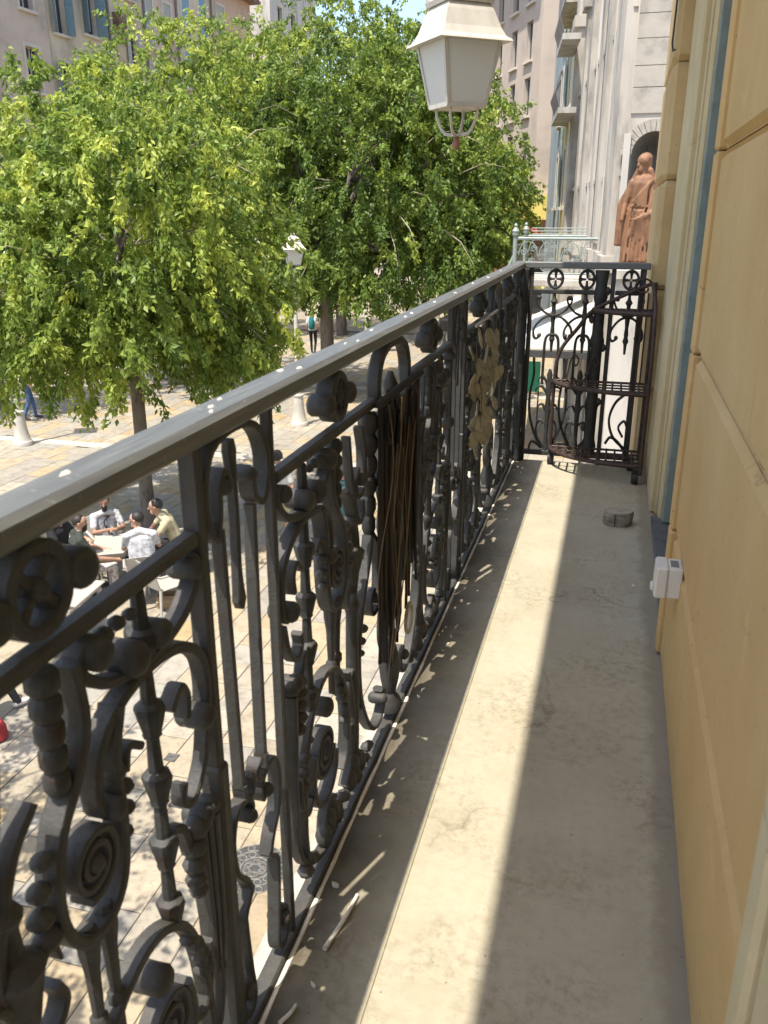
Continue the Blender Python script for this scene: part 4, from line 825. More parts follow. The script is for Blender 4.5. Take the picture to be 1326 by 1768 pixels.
# ------------------------------------------------------------------ lamp posts
def lamp_post(x, y, label, s=1.0):
    o = tag(empty('lamp_post', (x, y, G)), label, 'lamp post', 'white lamp posts on the square')
    mb = MB(); mb.lathe([(0.24, 0.0), (0.24, 0.10), (0.225, 0.12), (0.215, 0.125), (0.20, 0.16), (0.165, 0.32), (0.145, 0.50), (0.13, 0.72), (0.12, 0.80), (0.14, 0.82), (0.14, 0.86), (0.09, 0.88)], (0, 0, 0), 20); mb.build('base', M['lamp_white'], o, smooth=True)
    mb = MB(); mb.lathe([(0.075, 0.88), (0.065, 1.5), (0.085, 1.52), (0.085, 1.58), (0.055, 1.62), (0.048, 3.7), (0.07, 3.72), (0.07, 3.78), (0.03, 3.82), (0.028, 4.12)], (0, 0, 0), 14); mb.build('pole', M['lamp_white'], o, smooth=True)
    mb = MB()
    for k in range(4):
        a = PI / 4 + PI / 2 * k; c, s_ = math.cos(a), math.sin(a); mb.tube([(c * .03, s_ * .03, 4.02), (c * .10, s_ * .10, 4.05), (c * .13, s_ * .13, 4.15), (c * .15, s_ * .15, 4.22)], 0.012, 5)
    mb.build('cradle', M['lamp_white'], o)
    h = empty('lantern_head'); h.parent = o; h.rotation_euler = (0, 0, 0.5)
    mb = MB()
    B = [Vector((a, b, 4.22)) for a, b in sq(0.15)]; T = [Vector((a, b, 4.60)) for a, b in sq(0.235)]
    for k in range(4):
        mb.tube([B[k], T[k]], 0.014, 4); mb.tube([B[k], B[(k + 1) % 4]], 0.014, 4); mb.tube([T[k], T[(k + 1) % 4]], 0.014, 4)
    mb.build('lantern_frame', M['lamp_white'], h)
    mb = MB(); mb.add(B + T, [(0, 1, 5, 4), (1, 2, 6, 5), (2, 3, 7, 6), (3, 0, 4, 7)]); mb.build('panes', M['milky'], h)
    mb = MB(); vs = []
    for r_, z in ((0.30, 4.595), (0.27, 4.62), (0.22, 4.68), (0.16, 4.78), (0.17, 4.79), (0.17, 4.82), (0.10, 4.90), (0.05, 4.92), (0.05, 4.98)): vs += [(a, b, z) for a, b in sq(r_)]
    mb.add(vs, [(i * 4 + k, i * 4 + (k + 1) % 4, (i + 1) * 4 + (k + 1) % 4, (i + 1) * 4 + k) for i in range(8) for k in range(4)] + [(3, 2, 1, 0), (32, 33, 34, 35)]); mb.build('lantern_roof', M['lamp_white'], h)
    o.scale = (s, s, s); return o
lamp_post(-14.01, 17.3, 'white lamp post with flared base at the left edge, half hidden by the front tree')
lamp_post(-7.38, 17.0, 'white lamp post whose slim pole shows between the front tree and the handrail')
lamp_post(-8.05, 21.0, 'white lamp post whose lantern shows in the gap between the two big trees')
lamp_post(-9.6, 32.9, 'white lamp post whose flared base shows just above the middle of the handrail')
lamp_post(-11.8, 52.9, 'farthest white lamp post, small below the dark foliage at the end of the square')

# ------------------------------------------------------------------ chairs, tables
def chair(x, y, rz, label, m='white_plastic'):
    o = tag(empty('plastic_chair', (x, y, G), rz), label, 'chair', 'white plastic chairs around the cafe tables')
    mb = MB(); mb.box(-.22, .22, -.20, .22, .425, .445, .008); mb.build('seat', M[m], o)
    mb = MB(); Z = np.linspace(.44, .83, 7); vs = []
    for z in Z:
        for q in np.linspace(-1, 1, 7): vs.append((q * (.21 + .02 * (z - .44)), -.21 - (z - .44) * .28 + .03 * q * q, z + (0.02 * (1 - q * q) if z > .8 else 0)))
    nv = len(vs); vs += [(a, b - .014, c) for a, b, c in vs]; fs = []
    for i in range(6):
        for j in range(6):
            a = i * 7 + j
            if 1 <= i <= 4 and j in (1, 3, 4) and False: continue
            fs += [(a, a + 1, a + 8, a + 7), (nv + a + 7, nv + a + 8, nv + a + 1, nv + a)]
    for j in range(6): fs += [(j, nv + j, nv + j + 1, j + 1), (42 + j, 43 + j, nv + 43 + j, nv + 42 + j)]
    for i in range(6): fs += [(i * 7, i * 7 + 7, nv + i * 7 + 7, nv + i * 7), (i * 7 + 6, nv + i * 7 + 6, nv + i * 7 + 13, i * 7 + 13)]
    mb.add(vs, fs); mb.build('backrest', M[m], o, smooth=True)
    for sx in (-1, 1):
        mb = MB(); mb.tube([(sx * .23, .20, .43), (sx * .25, .20, .62), (sx * .26, .10, .655), (sx * .255, -.20, .66), (sx * .23, -.29, .70)], [.02, .018, .022, .02, .016], 6); mb.build('armrest', M[m], o, smooth=True)
        for sy in (-1, 1): mb = MB(); mb.tube([(sx * .20, sy * .19, .43), (sx * .25, sy * .25, 0.0)], [.024, .016], 6); mb.build('leg', M[m], o)
    return o
def table(x, y, rz, label, sx=.4, sy=.4):
    o = tag(empty('cafe_table', (x, y, G), rz), label, 'table', 'white cafe tables')
    mb = MB(); mb.box(-sx, sx, -sy, sy, .70, .725, .006); mb.build('tabletop', M['white_plastic'], o)
    mb = MB(); mb.box(-sx + .05, sx - .05, -sy + .05, sy - .05, .64, .699); mb.build('apron', M['white_plastic'], o)
    for a in (-1, 1):
        for b in (-1, 1): mb = MB(); mb.tube([(a * (sx - .06), b * (sy - .06), .64), (a * (sx - .03), b * (sy - .03), 0)], [.022, .016], 6); mb.build('leg', M['white_plastic'], o)
    return o
table(-6.98, 10.45, 0.5, 'white table with pale top that the five seated men sit around')
table(-6.78, 8.72, 0.1, 'empty white square table nearest the balcony, in front of the man in dark green')
chair(-5.93, 9.85, -0.5, 'empty white plastic chair with its back to the balcony, a cardboard box under it')
chair(-6.38, 10.05, 0.55, 'white plastic chair under the man in the patterned white shirt')
chair(-7.28, 9.78, -0.75, 'white plastic chair under the man in the dark green shirt')
chair(-7.62, 11.02, -2.25, 'white plastic chair under the bearded man with the shoulder strap')
chair(-6.32, 11.15, 2.2, 'white plastic chair under the man in the beige shirt beside the tree')
chair(-7.86, 10.12, -1.5, 'white plastic chair under the man in the black shirt at the far left')
chair(-6.72, 6.55, 0.3, 'white plastic chair in the shade at the bottom left edge')
bxm = mat('cardboard', (0.36, 0.25, 0.14), 0.85, 0, 0.15, 6)
cb = tag(empty('cardboard_box', (-6.0, 10.0, G), 0.4), 'small open cardboard box on the paving under an empty white chair', 'box')
mb = MB(); mb.box(-.14, .14, -.10, .10, 0.001, .01); mb.box(-.14, -.134, -.10, .10, .0105, .2); mb.box(.134, .14, -.10, .10, .0105, .2); mb.box(-.1335, .1335, -.10, -.094, .0105, .2); mb.box(-.1335, .1335, .094, .10, .0105, .2); mb.build('carton', bxm, cb)
mb = MB(); mb.add([(-.14, -.10, .2), (.14, -.10, .2), (.13, -.21, .15), (-.13, -.21, .15), (-.14, -.10, .203), (.14, -.10, .203), (.13, -.21, .153), (-.13, -.21, .153)], [(3, 2, 1, 0), (4, 5, 6, 7), (0, 1, 5, 4), (1, 2, 6, 5), (2, 3, 7, 6), (3, 0, 4, 7)]); mb.build('flap', bxm, cb)
redm = mat('red_cloth', (0.35, 0.03, 0.03), 0.8, 0, 0.2, 10)
mb = MB(); mb.lathe([(.10, 0), (.13, .03), (.12, .16), (.09, .22), (.03, .24)], (0, 0, 0), 12); o = mb.build('red_bag', redm, None, smooth=True); o.location = (-6.18, 6.50, G); tag(o, 'small red cloth bag on the paving at the bottom left edge', 'bag')

# ------------------------------------------------------------------ people (one continuous remeshed body each)
SKIN = mat('skin', (0.42, 0.24, 0.16), 0.55, 0, 0.12, 8); SKIN2 = mat('skin_dark', (0.30, 0.165, 0.105), 0.55, 0, 0.12, 8)
HAIR = mat('hair_dark', (0.015, 0.012, 0.010), 0.6, 0, 0.3, 60)
def cm_(name, c, **k): return mat('cloth_' + name, c, 0.85, 0, k.pop('var', 0.2), k.pop('scale', 9), 0.3, 60, **k)
CL = dict(black=cm_('black', (0.014, 0.014, 0.016)), green=cm_('dark_green', (0.028, 0.034, 0.026)), white=cm_('white', (0.48, 0.48, 0.46)), beige=cm_('beige', (0.45, 0.40, 0.25)),
          patt=cm_('patterned', (0.46, 0.46, 0.47), var=0.5, scale=20, col2=(0.22, 0.22, 0.24)), teal=cm_('teal', (0.01, 0.17, 0.19)), navy=cm_('navy', (0.02, 0.022, 0.05)), jean=cm_('jean', (0.05, 0.10, 0.19)), petrol=cm_('petrol', (0.015, 0.06, 0.065)),
          stripe=cm_('striped', (0.45, 0.42, 0.40), var=0.6, scale=30, col2=(0.16, 0.13, 0.12)), shoe=cm_('shoe', (0.06, 0.05, 0.05)), wshoe=cm_('white_shoe', (0.6, 0.58, 0.55)), grey=cm_('grey', (0.22, 0.22, 0.22)), redc=redm)
def capsule(mb, p0, r0, p1, r1, n=12):
    p0, p1 = Vector(p0), Vector(p1); d = p1 - p0
    if d.length < 1e-6: d = Vector((0, 0, 1e-4))
    t = d.normalized(); pts = []; rs_ = []
    for a in (-80, -50, -20): pts.append(p0 + t * r0 * math.sin(R(a))); rs_.append(r0 * math.cos(R(a)))
    for a in (20, 50, 80): pts.append(p1 + t * r1 * math.sin(R(a))); rs_.append(r1 * math.cos(R(a)))
    mb.tube(pts, rs_, n)
def figure(label, loc, rz, J, cl, skin=SKIN, vox=0.012, hair='short', cap=None, beard=False, scale=1.0, bag=None, group=None, detail=True):
    """J: joints dict (left/right as *_l,*_r); cl: materials for top, sleeve ('long'/'short'), legs, shoes"""
    o = tag(empty('person', loc, rz), label, 'person', group)
    S = []  # (tag, p0, r0, p1, r1)
    V_ = lambda k: Vector(J[k])
    a = lambda t, p, r, q, r2: S.append((t, Vector(p), r, Vector(q), r2))
    pel, che, nek, hd = V_('pelvis'), V_('chest'), V_('neck'), V_('head')
    side = Vector(J.get('side', (1, 0, 0))).normalized()
    a('top', pel + side * .075, .115, che + side * .085, .125); a('top', pel - side * .075, .115, che - side * .085, .125); a('top', pel, .12, che, .125)
    a('top', che - side * .13, .085, che + side * .13, .085)
    a('top', V_('sh_l'), .065, nek, .06); a('top', V_('sh_r'), .065, nek, .06)
    a('skin', nek - Vector((0, 0, .03)), .056, hd - Vector((0, 0, .05)), .052)
    f = Vector(J.get('face', (0, 1, 0))).normalized()
    up = Vector((0, 0, 1))
    a('skin', hd + up * .035 - f * .018, .088, hd + up * .03 + f * .012, .085); a('skin', hd - up * .035 + f * .025, .066, hd - up * .085 + f * .045, .042)
    a('skin', hd + up * .005 + f * .095, .012, hd - up * .025 + f * .108, .016)
    fs = Vector((f.y, -f.x, 0)); 
    for q in (-1, 1): a('skin', hd + fs * q * .086 + up * .012, .018, hd + fs * q * .088 - up * .018, .014)
    if beard: a('hair', hd - up * .06 + f * .045, .057, hd - up * .10 + f * .05, .042)
    for q in ('l', 'r'):
        sh, el, wr = V_('sh_' + q), V_('el_' + q), V_('wr_' + q)
        sl = cl.get('sleeve', 'short'); mid = sh.lerp(el, .62)
        if sl == 'long': a('top', sh, .066, el, .052); a('top', el, .052, wr, .038)
        elif sl == 'none': a('skin', sh, .056, el, .043); a('skin', el, .043, wr, .030)
        else: a('top', sh, .068, mid, .060); a('skin', sh.lerp(el, .4), .047, el, .042); a('skin', el, .043, wr, .030)
        d = (wr - el).normalized(); pal = wr + d * .065; a('skin', wr, .027, pal, .036)
        hs = V_('hand_side_' + q) if ('hand_side_' + q) in J else side
        cd = Vector(J.get('curl_' + q, (0, 0, -1)))
        for i, ln in enumerate((.062, .074, .070, .055)):
            b = pal + hs * (.030 - .02 * i) + d * .015; m = b + d * ln * .6 + cd * .008; e = m + (d * .6 + cd * .8).normalized() * ln * .45
            a('skin', b, .0095, m, .009); a('skin', m, .009, e, .008)
        a('skin', wr + hs * .03 + d * .02, .012, wr + hs * .055 + d * .06 + cd * .015, .010)
        hi, kn, an, to = V_('hip_' + q), V_('kn_' + q), V_('an_' + q), V_('toe_' + q)
        a('legs', hi, .092, kn, .062); 
        if cl.get('shorts'):
            S.pop(); a('legs', hi, .095, hi.lerp(kn, .85), .078); a('skin', hi.lerp(kn, .7), .062, kn, .055); a('skin', kn, .055, an, .036)
        else: a('legs', kn, .063, an, .046)
        a('shoes', an - up * .02, .044, to, .036); a('shoes', an - up * .035 - (to - an) * .2, .038, to, .03)
    a('legs', V_('hip_l'), .10, V_('hip_r'), .10)
    mb = MB()
    for (t, p, r, q, r2) in S: capsule(mb, p, r, q, r2)
    me = bpy.data.meshes.new('body'); me.from_pydata(mb.v, [], mb.f); me.update()
    tmp = bpy.data.objects.new('tmp', me); COL.objects.link(tmp)
    md = tmp.modifiers.new('r', 'REMESH'); md.mode = 'VOXEL'; md.voxel_size = vox; md.use_smooth_shade = True
    sm_ = tmp.modifiers.new('s', 'SMOOTH'); sm_.factor = .5; sm_.iterations = 2 if detail else 3
    dg = bpy.context.evaluated_depsgraph_get(); ev = tmp.evaluated_get(dg); m2 = bpy.data.meshes.new_from_object(ev); bpy.data.objects.remove(tmp); m2.name = 'body'
    tags = ['top', 'skin', 'legs', 'shoes', 'hair']; mats_ = [CL[cl['top']], skin, CL[cl['legs']], CL[cl.get('shoes', 'shoe')], HAIR]
    m2.materials.clear()
    for m in mats_: m2.materials.append(m)
    nf = len(m2.polygons); cc = np.empty(nf * 3); m2.polygons.foreach_get('center', cc); cc = cc.reshape(-1, 3)
    best = np.full(nf, 1e9); bi = np.zeros(nf, int)
    for (t, p, r, q, r2) in S:
        p_, q_ = np.array(p), np.array(q); d = q_ - p_; L2 = max(d @ d, 1e-9); tt = np.clip(((cc - p_) @ d) / L2, 0, 1)
        ds = np.linalg.norm(cc - (p_ + tt[:, None] * d), axis=1) - (r + (r2 - r) * tt); u = ds < best; best[u] = ds[u]; bi[u] = tags.index(t)
    m2.polygons.foreach_set('material_index', bi.astype(np.int32)); m2.polygons.foreach_set('use_smooth', np.ones(nf, bool)); m2.update()
    link('body', m2, o)
    if hair:
        mb = MB(); n = 14; rows = 8; vs = []
        tilt = f * -0.6 + up; zax = tilt.normalized(); xa = fs; ya = zax.cross(xa)
        for i in range(rows + 1):
            th = R(102) * i / rows
            for k_ in range(n):
                ph = 2 * PI * k_ / n; rr_ = .0995 if hair == 'short' else .104
                vs.append(hd + up * .034 - f * .020 + (xa * math.cos(ph) * math.sin(th) * .94 + ya * math.sin(ph) * math.sin(th) + zax * math.cos(th)) * rr_)
        mb.add(vs, [(i * n + k_, i * n + (k_ + 1) % n, (i + 1) * n + (k_ + 1) % n, (i + 1) * n + k_) for i in range(rows) for k_ in range(n)])
        if hair == 'bun': capsule(mb, hd + up * .09 - f * .11, .045, hd + up * .06 - f * .13, .04)
        link('hair', mb.mesh('hair', HAIR, True), o)
    for q in (-1, 1):
        mb = MB(); capsule(mb, hd + fs * q * .032 + f * .086 + up * .018, .010, hd + fs * q * .033 + f * .088 + up * .018, .010, 8); link('eye', mb.mesh('eye', HAIR, True), o)
    if cap:
        mb = MB(); n = 16
        mb.lathe([(.104, .035), (.104, .07), (.095, .11), (.065, .135), (.01, .145)], hd, n); b = f * .10
        mb.add([hd + fs * x_ * .075 + f * y_ + up * z_ for (x_, y_, z_) in ((-1, .07, .045), (1, .07, .045), (.8, .17, .03), (-.8, .17, .03), (-1, .07, .055), (1, .07, .055), (.8, .17, .04), (-.8, .17, .04))], [(3, 2, 1, 0), (4, 5, 6, 7), (0, 1, 5, 4), (1, 2, 6, 5), (2, 3, 7, 6), (3, 0, 4, 7)])
        link('cap', mb.mesh('cap', CL[cap], True), o)
    if bag == 'strap':
        mb = MB(); p = [V_('sh_l') + up * .07 - side * .04, che + f * .15 + side * .0 + up * .02, pel + f * .135 - side * .12 + up * .12]
        mb.tube(spl([tuple(v) for v in p], 12), .012, 6); p = [V_('sh_l') + up * .07 - side * .04, che - f * .15 + up * .02, pel - f * .14 - side * .1 + up * .12]; mb.tube(spl([tuple(v) for v in p], 12), .012, 6); link('bag_strap', mb.mesh('bag_strap', CL['black']), o)
    if bag == 'pack':
        mb = MB(); c = che - f * .2 - up * .05; capsule(mb, c - up * .15, .13, c + up * .14, .11); link('backpack', mb.mesh('backpack', CL['teal'], True), o)
    o.scale = (scale,) * 3
    return o
def seated(**k):
    J = dict(pelvis=(0, -.02, .56), chest=(0, .0, .93), neck=(0, .03, 1.09), head=(0, .06, 1.24), sh_l=(-.19, .0, 1.03), sh_r=(.19, .0, 1.03), el_l=(-.25, .14, .80), el_r=(.25, .14, .80), wr_l=(-.16, .36, .79), wr_r=(.16, .36, .79),
             hip_l=(-.10, .02, .53), hip_r=(.10, .02, .53), kn_l=(-.15, .44, .53), kn_r=(.15, .44, .53), an_l=(-.16, .46, .09), an_r=(.16, .42, .09), toe_l=(-.17, .62, .04), toe_r=(.18, .58, .04), hand_side_l=(1, 0, 0), hand_side_r=(-1, 0, 0)); J.update(k); return J
def standing(**k):
    J = dict(pelvis=(0, 0, 1.0), chest=(0, .0, 1.32), neck=(0, .015, 1.49), head=(0, .035, 1.63), sh_l=(-.19, 0, 1.42), sh_r=(.19, 0, 1.42), el_l=(-.25, -.04, 1.13), el_r=(.25, -.02, 1.13), wr_l=(-.26, .07, .89), wr_r=(.26, .10, .89),
             hip_l=(-.095, 0, .94), hip_r=(.095, 0, .94), kn_l=(-.10, .10, .50), kn_r=(.11, -.02, .50), an_l=(-.10, .14, .09), an_r=(.11, -.20, .10), toe_l=(-.11, .29, .04), toe_r=(.12, -.06, .035), hand_side_l=(0, 1, 0), hand_side_r=(0, 1, 0), curl_l=(1, 0, 0), curl_r=(-1, 0, 0)); J.update(k); return J
figure('bearded man in a patterned white shirt and black strap, leaning back behind the table', (-7.52, 10.92, G), -2.25, seated(head=(0, .02, 1.25), chest=(0, -.05, .93), face=(.35, 1, -.1), wr_l=(-.05, .33, .86), wr_r=(.06, .34, .88)), dict(top='patt', legs='navy'), SKIN2, beard=True, bag='strap', scale=.94)
figure('man in a patterned white shirt with dark hair seated with his back to the balcony', (-6.42, 10.12, G), 0.55, seated(face=(-1, .35, 0), chest=(0, .04, .93), head=(-.03, .10, 1.24)), dict(top='patt', legs='teal', shoes='wshoe'), SKIN, bag='strap')
figure('man in a beige shirt leaning forward on his knees beside the front tree trunk', (-6.38, 11.08, G), 2.2, seated(chest=(0, .12, .91), neck=(0, .22, 1.05), head=(0, .28, 1.19), sh_l=(-.19, .14, 1.0), sh_r=(.19, .14, 1.0), el_l=(-.24, .32, .78), el_r=(.24, .32, .78), wr_l=(-.10, .50, .66), wr_r=(.10, .50, .66), face=(.2, 1, -.1)), dict(top='beige', legs='black'), SKIN)
figure('man in a dark green shirt and striped trousers seated in profile, short cropped hair', (-7.26, 9.82, G), -0.75, seated(face=(.5, 1, 0), wr_r=(.22, .44, .66), el_r=(.27, .2, .74), wr_l=(-.1, .4, .72)), dict(top='green', legs='stripe'), SKIN, beard=True)
figure('man in a black shirt at the left end of the table, close under the handrail', (-7.83, 10.14, G), -1.5, seated(), dict(top='black', legs='grey'), SKIN)
figure('person in dark trousers seated in the shade at the bottom left edge, white shoes', (-6.70, 6.58, G), 0.1, seated(toe_r=(.46, .62, .04), an_r=(.40, .48, .09), kn_r=(.26, .42, .53)), dict(top='black', legs='black', shoes='wshoe'), SKIN2)
figure('man in a black cap and dark green T-shirt walking away across the sunny paving', (-3.92, 11.95, G), -0.1, standing(), dict(top='petrol', legs='white', shorts=True, shoes='wshoe'), SKIN, cap='black')
figure('person in a white shirt and beige shorts walking away, dark hair in a bun', (-5.22, 12.52, G), 0.15, standing(an_l=(-.10, -.2, .1), toe_l=(-.11, -.06, .04), kn_l=(-.1, -.02, .5), kn_r=(.11, .1, .5), an_r=(.11, .14, .09), toe_r=(.12, .29, .04)), dict(top='white', legs='beige', shorts=True, shoes='wshoe'), SKIN, hair='bun')
figure('small figure in a white top with a teal backpack walking away under the trees', (-11.85, 32.8, G), 0.1, standing(), dict(top='white', legs='black'), SKIN, vox=.018, bag='pack', detail=False)
figure('small dark-clothed figure standing far off beside the white lamp base', (-10.2, 42.7, G), 0.4, standing(), dict(top='black', legs='black', sleeve='long'), SKIN, vox=.018, detail=False)
figure('figure in blue jeans standing behind the left lamp post base', (-15.55, 19.7, G), -0.8, standing(), dict(top='grey', legs='jean'), SKIN, vox=.014, detail=False)
figure('figure in white at the far left edge, seen through the leaves', (-21.6, 27.3, G), -1.2, standing(), dict(top='white', legs='black'), SKIN, vox=.018, detail=False)
figure('figure in navy under the white awning, seen through the end of the balcony railing', (-2.35, 20.6, G), 0.3, standing(), dict(top='navy', legs='navy', sleeve='long'), SKIN2, vox=.016, detail=False)
figure('figure in a dark jacket walking far away, left of the green balcony railing', (-6.6, 34.0, G), 0.3, standing(), dict(top='black', legs='grey', sleeve='long'), SKIN, vox=.018, detail=False)
# ------------------------------------------------------------------ trees
def big_mesh(name, verts, faces, m, attr=None):
    me = bpy.data.meshes.new(name); nv = len(verts); nf = len(faces); k = faces.shape[1]
    me.vertices.add(nv); me.vertices.foreach_set('co', verts.astype(np.float32).ravel())
    me.loops.add(nf * k); me.loops.foreach_set('vertex_index', faces.astype(np.int32).ravel())
    me.polygons.add(nf); me.polygons.foreach_set('loop_start', np.arange(0, nf * k, k, dtype=np.int32)); me.polygons.foreach_set('loop_total', np.full(nf, k, np.int32))
    me.materials.append(m); me.update(calc_edges=True)
    if attr is not None: a = me.attributes.new('rnd', 'FLOAT', 'POINT'); a.data.foreach_set('value', attr.astype(np.float32))
    return me
def norm(a): return a / np.maximum(np.linalg.norm(a, axis=-1, keepdims=True), 1e-9)
def tree(x, y, lumps, n_cl, per, ll, label, trunk_r=0.15, seed=1, tint=0.0, twigs=30, droop=0.55, group=None):
    rg = np.random.default_rng(seed); o = tag(empty('tree', (x, y, G)), label, 'tree', group)
    L = np.array([l[:3] for l in lumps], float); Rr = np.array([l[3:6] for l in lumps], float)
    vol = (Rr[:, 0] * Rr[:, 1] + Rr[:, 1] * Rr[:, 2] + Rr[:, 0] * Rr[:, 2]); pk = rg.choice(len(L), n_cl, p=vol / vol.sum())
    d = norm(rg.normal(size=(n_cl, 3))); rad = 1 - 0.55 * rg.random(n_cl) ** 1.8
    # uneven outline: low-frequency wobble of the radius, in lobes
    wob = 1 + 0.16 * np.sin(d[:, 0] * 7 + pk * 2.1 + seed) * np.sin(d[:, 1] * 6 + seed * 1.7) + 0.13 * np.sin(d[:, 2] * 9 + pk + d[:, 0] * 5)
    P = L[pk] + d * Rr[pk] * (rad * wob)[:, None]
    # thin out gaps between limb masses
    gap = np.sin(P[:, 0] * 2.3 + seed) + np.sin(P[:, 1] * 2.0 + 1.3 * seed) + np.sin(P[:, 2] * 2.6 + 0.7 * seed)
    P = P[(gap > -0.8) | (rg.random(n_cl) < 0.35)]; keep = len(P); d = norm(P - L.mean(0) - np.array([0, 0, 0.0]))
    tw = norm(d * 0.55 + rg.normal(size=(keep, 3)) * 0.45 + np.array([0, 0, -droop])); tl = rg.uniform(2.4, 4.6, keep) * ll
    ct = rg.normal(0.0, 0.10, keep) + tint; young = rg.random(keep) < 0.16 + 0.14 * (d[:, 2] > 0.2); ct = ct + young * rg.uniform(0.15, 0.42, keep)
    t = rg.random((keep, per)); base = P[:, None] + tw[:, None] * (t * tl[:, None])[..., None]; base[..., 2] -= 0.35 * (t ** 2) * tl[:, None]
    base += rg.normal(size=base.shape) * ll * 0.35
    ax = norm(tw[:, None] * 0.5 + rg.normal(size=base.shape) * 0.62 + np.array([0, 0, -0.6])); sd = norm(np.cross(ax, rg.normal(size=base.shape))); nr = np.cross(ax, sd)
    s = (ll * rg.uniform(0.6, 1.25, t.shape))[..., None]; wdt = s * rg.uniform(0.20, 0.30, t.shape)[..., None]
    v0 = base; tip = base + ax * s - nr * s * 0.10; l_ = base + ax * s * 0.42 + sd * wdt + nr * wdt * 0.35; r_ = base + ax * s * 0.42 - sd * wdt + nr * wdt * 0.35
    V = np.stack([v0, l_, tip, r_], 2).reshape(-1, 3); N_ = keep * per
    b = np.arange(N_)[:, None] * 4; F = np.concatenate([b + np.array([0, 1, 2]), b + np.array([0, 2, 3])], 0)
    col = np.clip(0.42 + ct[:, None] + rg.normal(0, 0.10, t.shape), 0, 1).reshape(-1); col = np.repeat(col, 4)
    off = np.array([x, y, G]); me = big_mesh('crown', V - off, F, M['leaf'], col); link('crown', me, o)
    # trunk and limbs
    mb = MB(); zc = L[:, 2].min() - 0.3; rg2 = random.Random(seed)
    top = Vector((L[0][0] * .5 + x * .5, L[0][1] * .5 + y * .5, L[0][2])) ; fk = Vector((x + .05, y, max(G + 1.6, L[0][2] - Rr[0][2] * 0.95)))
    tp = [Vector((x, y, G - .05)), Vector((x + .03, y, G + .25)), Vector((x + .02, y + .03, G + (fk.z - G) * .6)), fk]
    mt = MB(); mt.tube(tp, [trunk_r * 1.45, trunk_r * 1.05, trunk_r * .95, trunk_r * .88], 12); mt.v = [tuple(np.array(v) - off) for v in mt.v]; mt.build('trunk', M['trunk'], o, smooth=True)
    ml = MB()
    for i, l in enumerate(L):
        c = Vector(l); m1 = fk.lerp(c, .5) + Vector((rg2.uniform(-.2, .2), rg2.uniform(-.2, .2), .25)); ml.tube([fk, m1, c], [trunk_r * .62, trunk_r * .42, trunk_r * .25], 8)
        for j in range(5):
            e = c + Vector((rg2.uniform(-1, 1) * Rr[i][0], rg2.uniform(-1, 1) * Rr[i][1], rg2.uniform(-.5, 1) * Rr[i][2])) * .62; q = m1.lerp(c, rg2.random())
            ml.tube([q, q.lerp(e, .5) + Vector((0, 0, .15)), e], [trunk_r * .26, trunk_r * .17, trunk_r * .07], 6)
    ml.v = [tuple(np.array(v) - off) for v in ml.v]; ml.build('limbs', M['trunk'], o, smooth=True)
    mw = MB(); idx = rg.choice(keep, min(twigs, keep), replace=False)
    for i in idx:
        a = Vector(P[i] - d[i] * 0.9 + np.array([0, 0, .15])); e = Vector(P[i] + tw[i] * tl[i]); mdl = a.lerp(e, .55) + Vector((0, 0, .18))
        mw.tube([a, mdl, e], [ll * .13, ll * .09, ll * .04], 5)
    mw.v = [tuple(np.array(v) - off) for v in mw.v]; tag(mw.build('twigs', M['twig'], o), kind='stuff')
    return o
tree(-8.05, 13.0, [(-8.0, 13.0, 1.2, 2.5, 2.5, 2.3), (-6.35, 13.0, 0.15, 1.35, 1.5, 1.9), (-9.9, 13.1, 0.3, 1.7, 1.8, 2.3), (-8.6, 12.4, -0.35, 2.1, 2.0, 1.05), (-7.2, 11.7, 0.9, 1.7, 1.5, 1.9), (-6.9, 13.4, -0.6, 1.3, 1.4, 0.9), (-10.6, 12.6, -0.35, 1.0, 1.2, 0.85)],
     1950, 62, 0.116, 'front leafy tree with bright green drooping foliage and slim grey trunk, left of the railing', 0.125, 3, 0.10, 120)
tree(-8.6, 25.0, [(-7.4, 25.0, 3.0, 2.7, 2.8, 3.0), (-5.0, 25.4, 1.7, 1.9, 2.2, 2.3), (-9.3, 25.0, 2.4, 1.9, 2.2, 3.0), (-6.4, 24.2, 0.2, 2.3, 2.0, 1.5), (-8.4, 24.6, 0.0, 1.6, 1.7, 1.3), (-4.3, 25.6, 0.3, 1.3, 1.5, 1.0), (-6.0, 25.8, 4.3, 1.7, 2.0, 1.7)],
     2400, 54, 0.145, 'large dark green tree with a broad crown in the middle, behind the front tree', 0.21, 5, -0.10, 70)
tree(-7.0, 37.0, [(-6.6, 37.0, 2.8, 2.6, 3.0, 3.8), (-5.2, 37.2, 1.6, 1.6, 2.2, 2.6), (-8.2, 36.8, 1.5, 2.0, 2.4, 2.6)], 1500, 34, 0.17, 'pale green tree behind the white lantern, to the right of the big dark tree', 0.22, 9, 0.06, 40)
tree(-14.2, 25.5, [(-13.6, 25.5, 3.7, 3.0, 3.0, 3.0), (-11.6, 25.6, 3.8, 2.1, 2.2, 2.6), (-15.8, 25.4, 3.2, 2.0, 2.2, 2.4), (-13.8, 24.6, 0.4, 2.6, 2.2, 1.5)], 1800, 34, 0.15, 'light green tree whose rounded top shows behind the front tree at the upper middle left', 0.2, 12, 0.09, 40)
tree(-17.2, 20.5, [(-16.6, 20.6, 1.9, 1.9, 2.2, 2.6), (-17.9, 20.4, 1.2, 2.0, 2.2, 2.2), (-16.9, 19.8, 0.1, 1.8, 1.8, 1.4)], 1000, 26, 0.14, 'dark green tree at the far left edge behind the front tree', 0.18, 15, 0.02, 30)
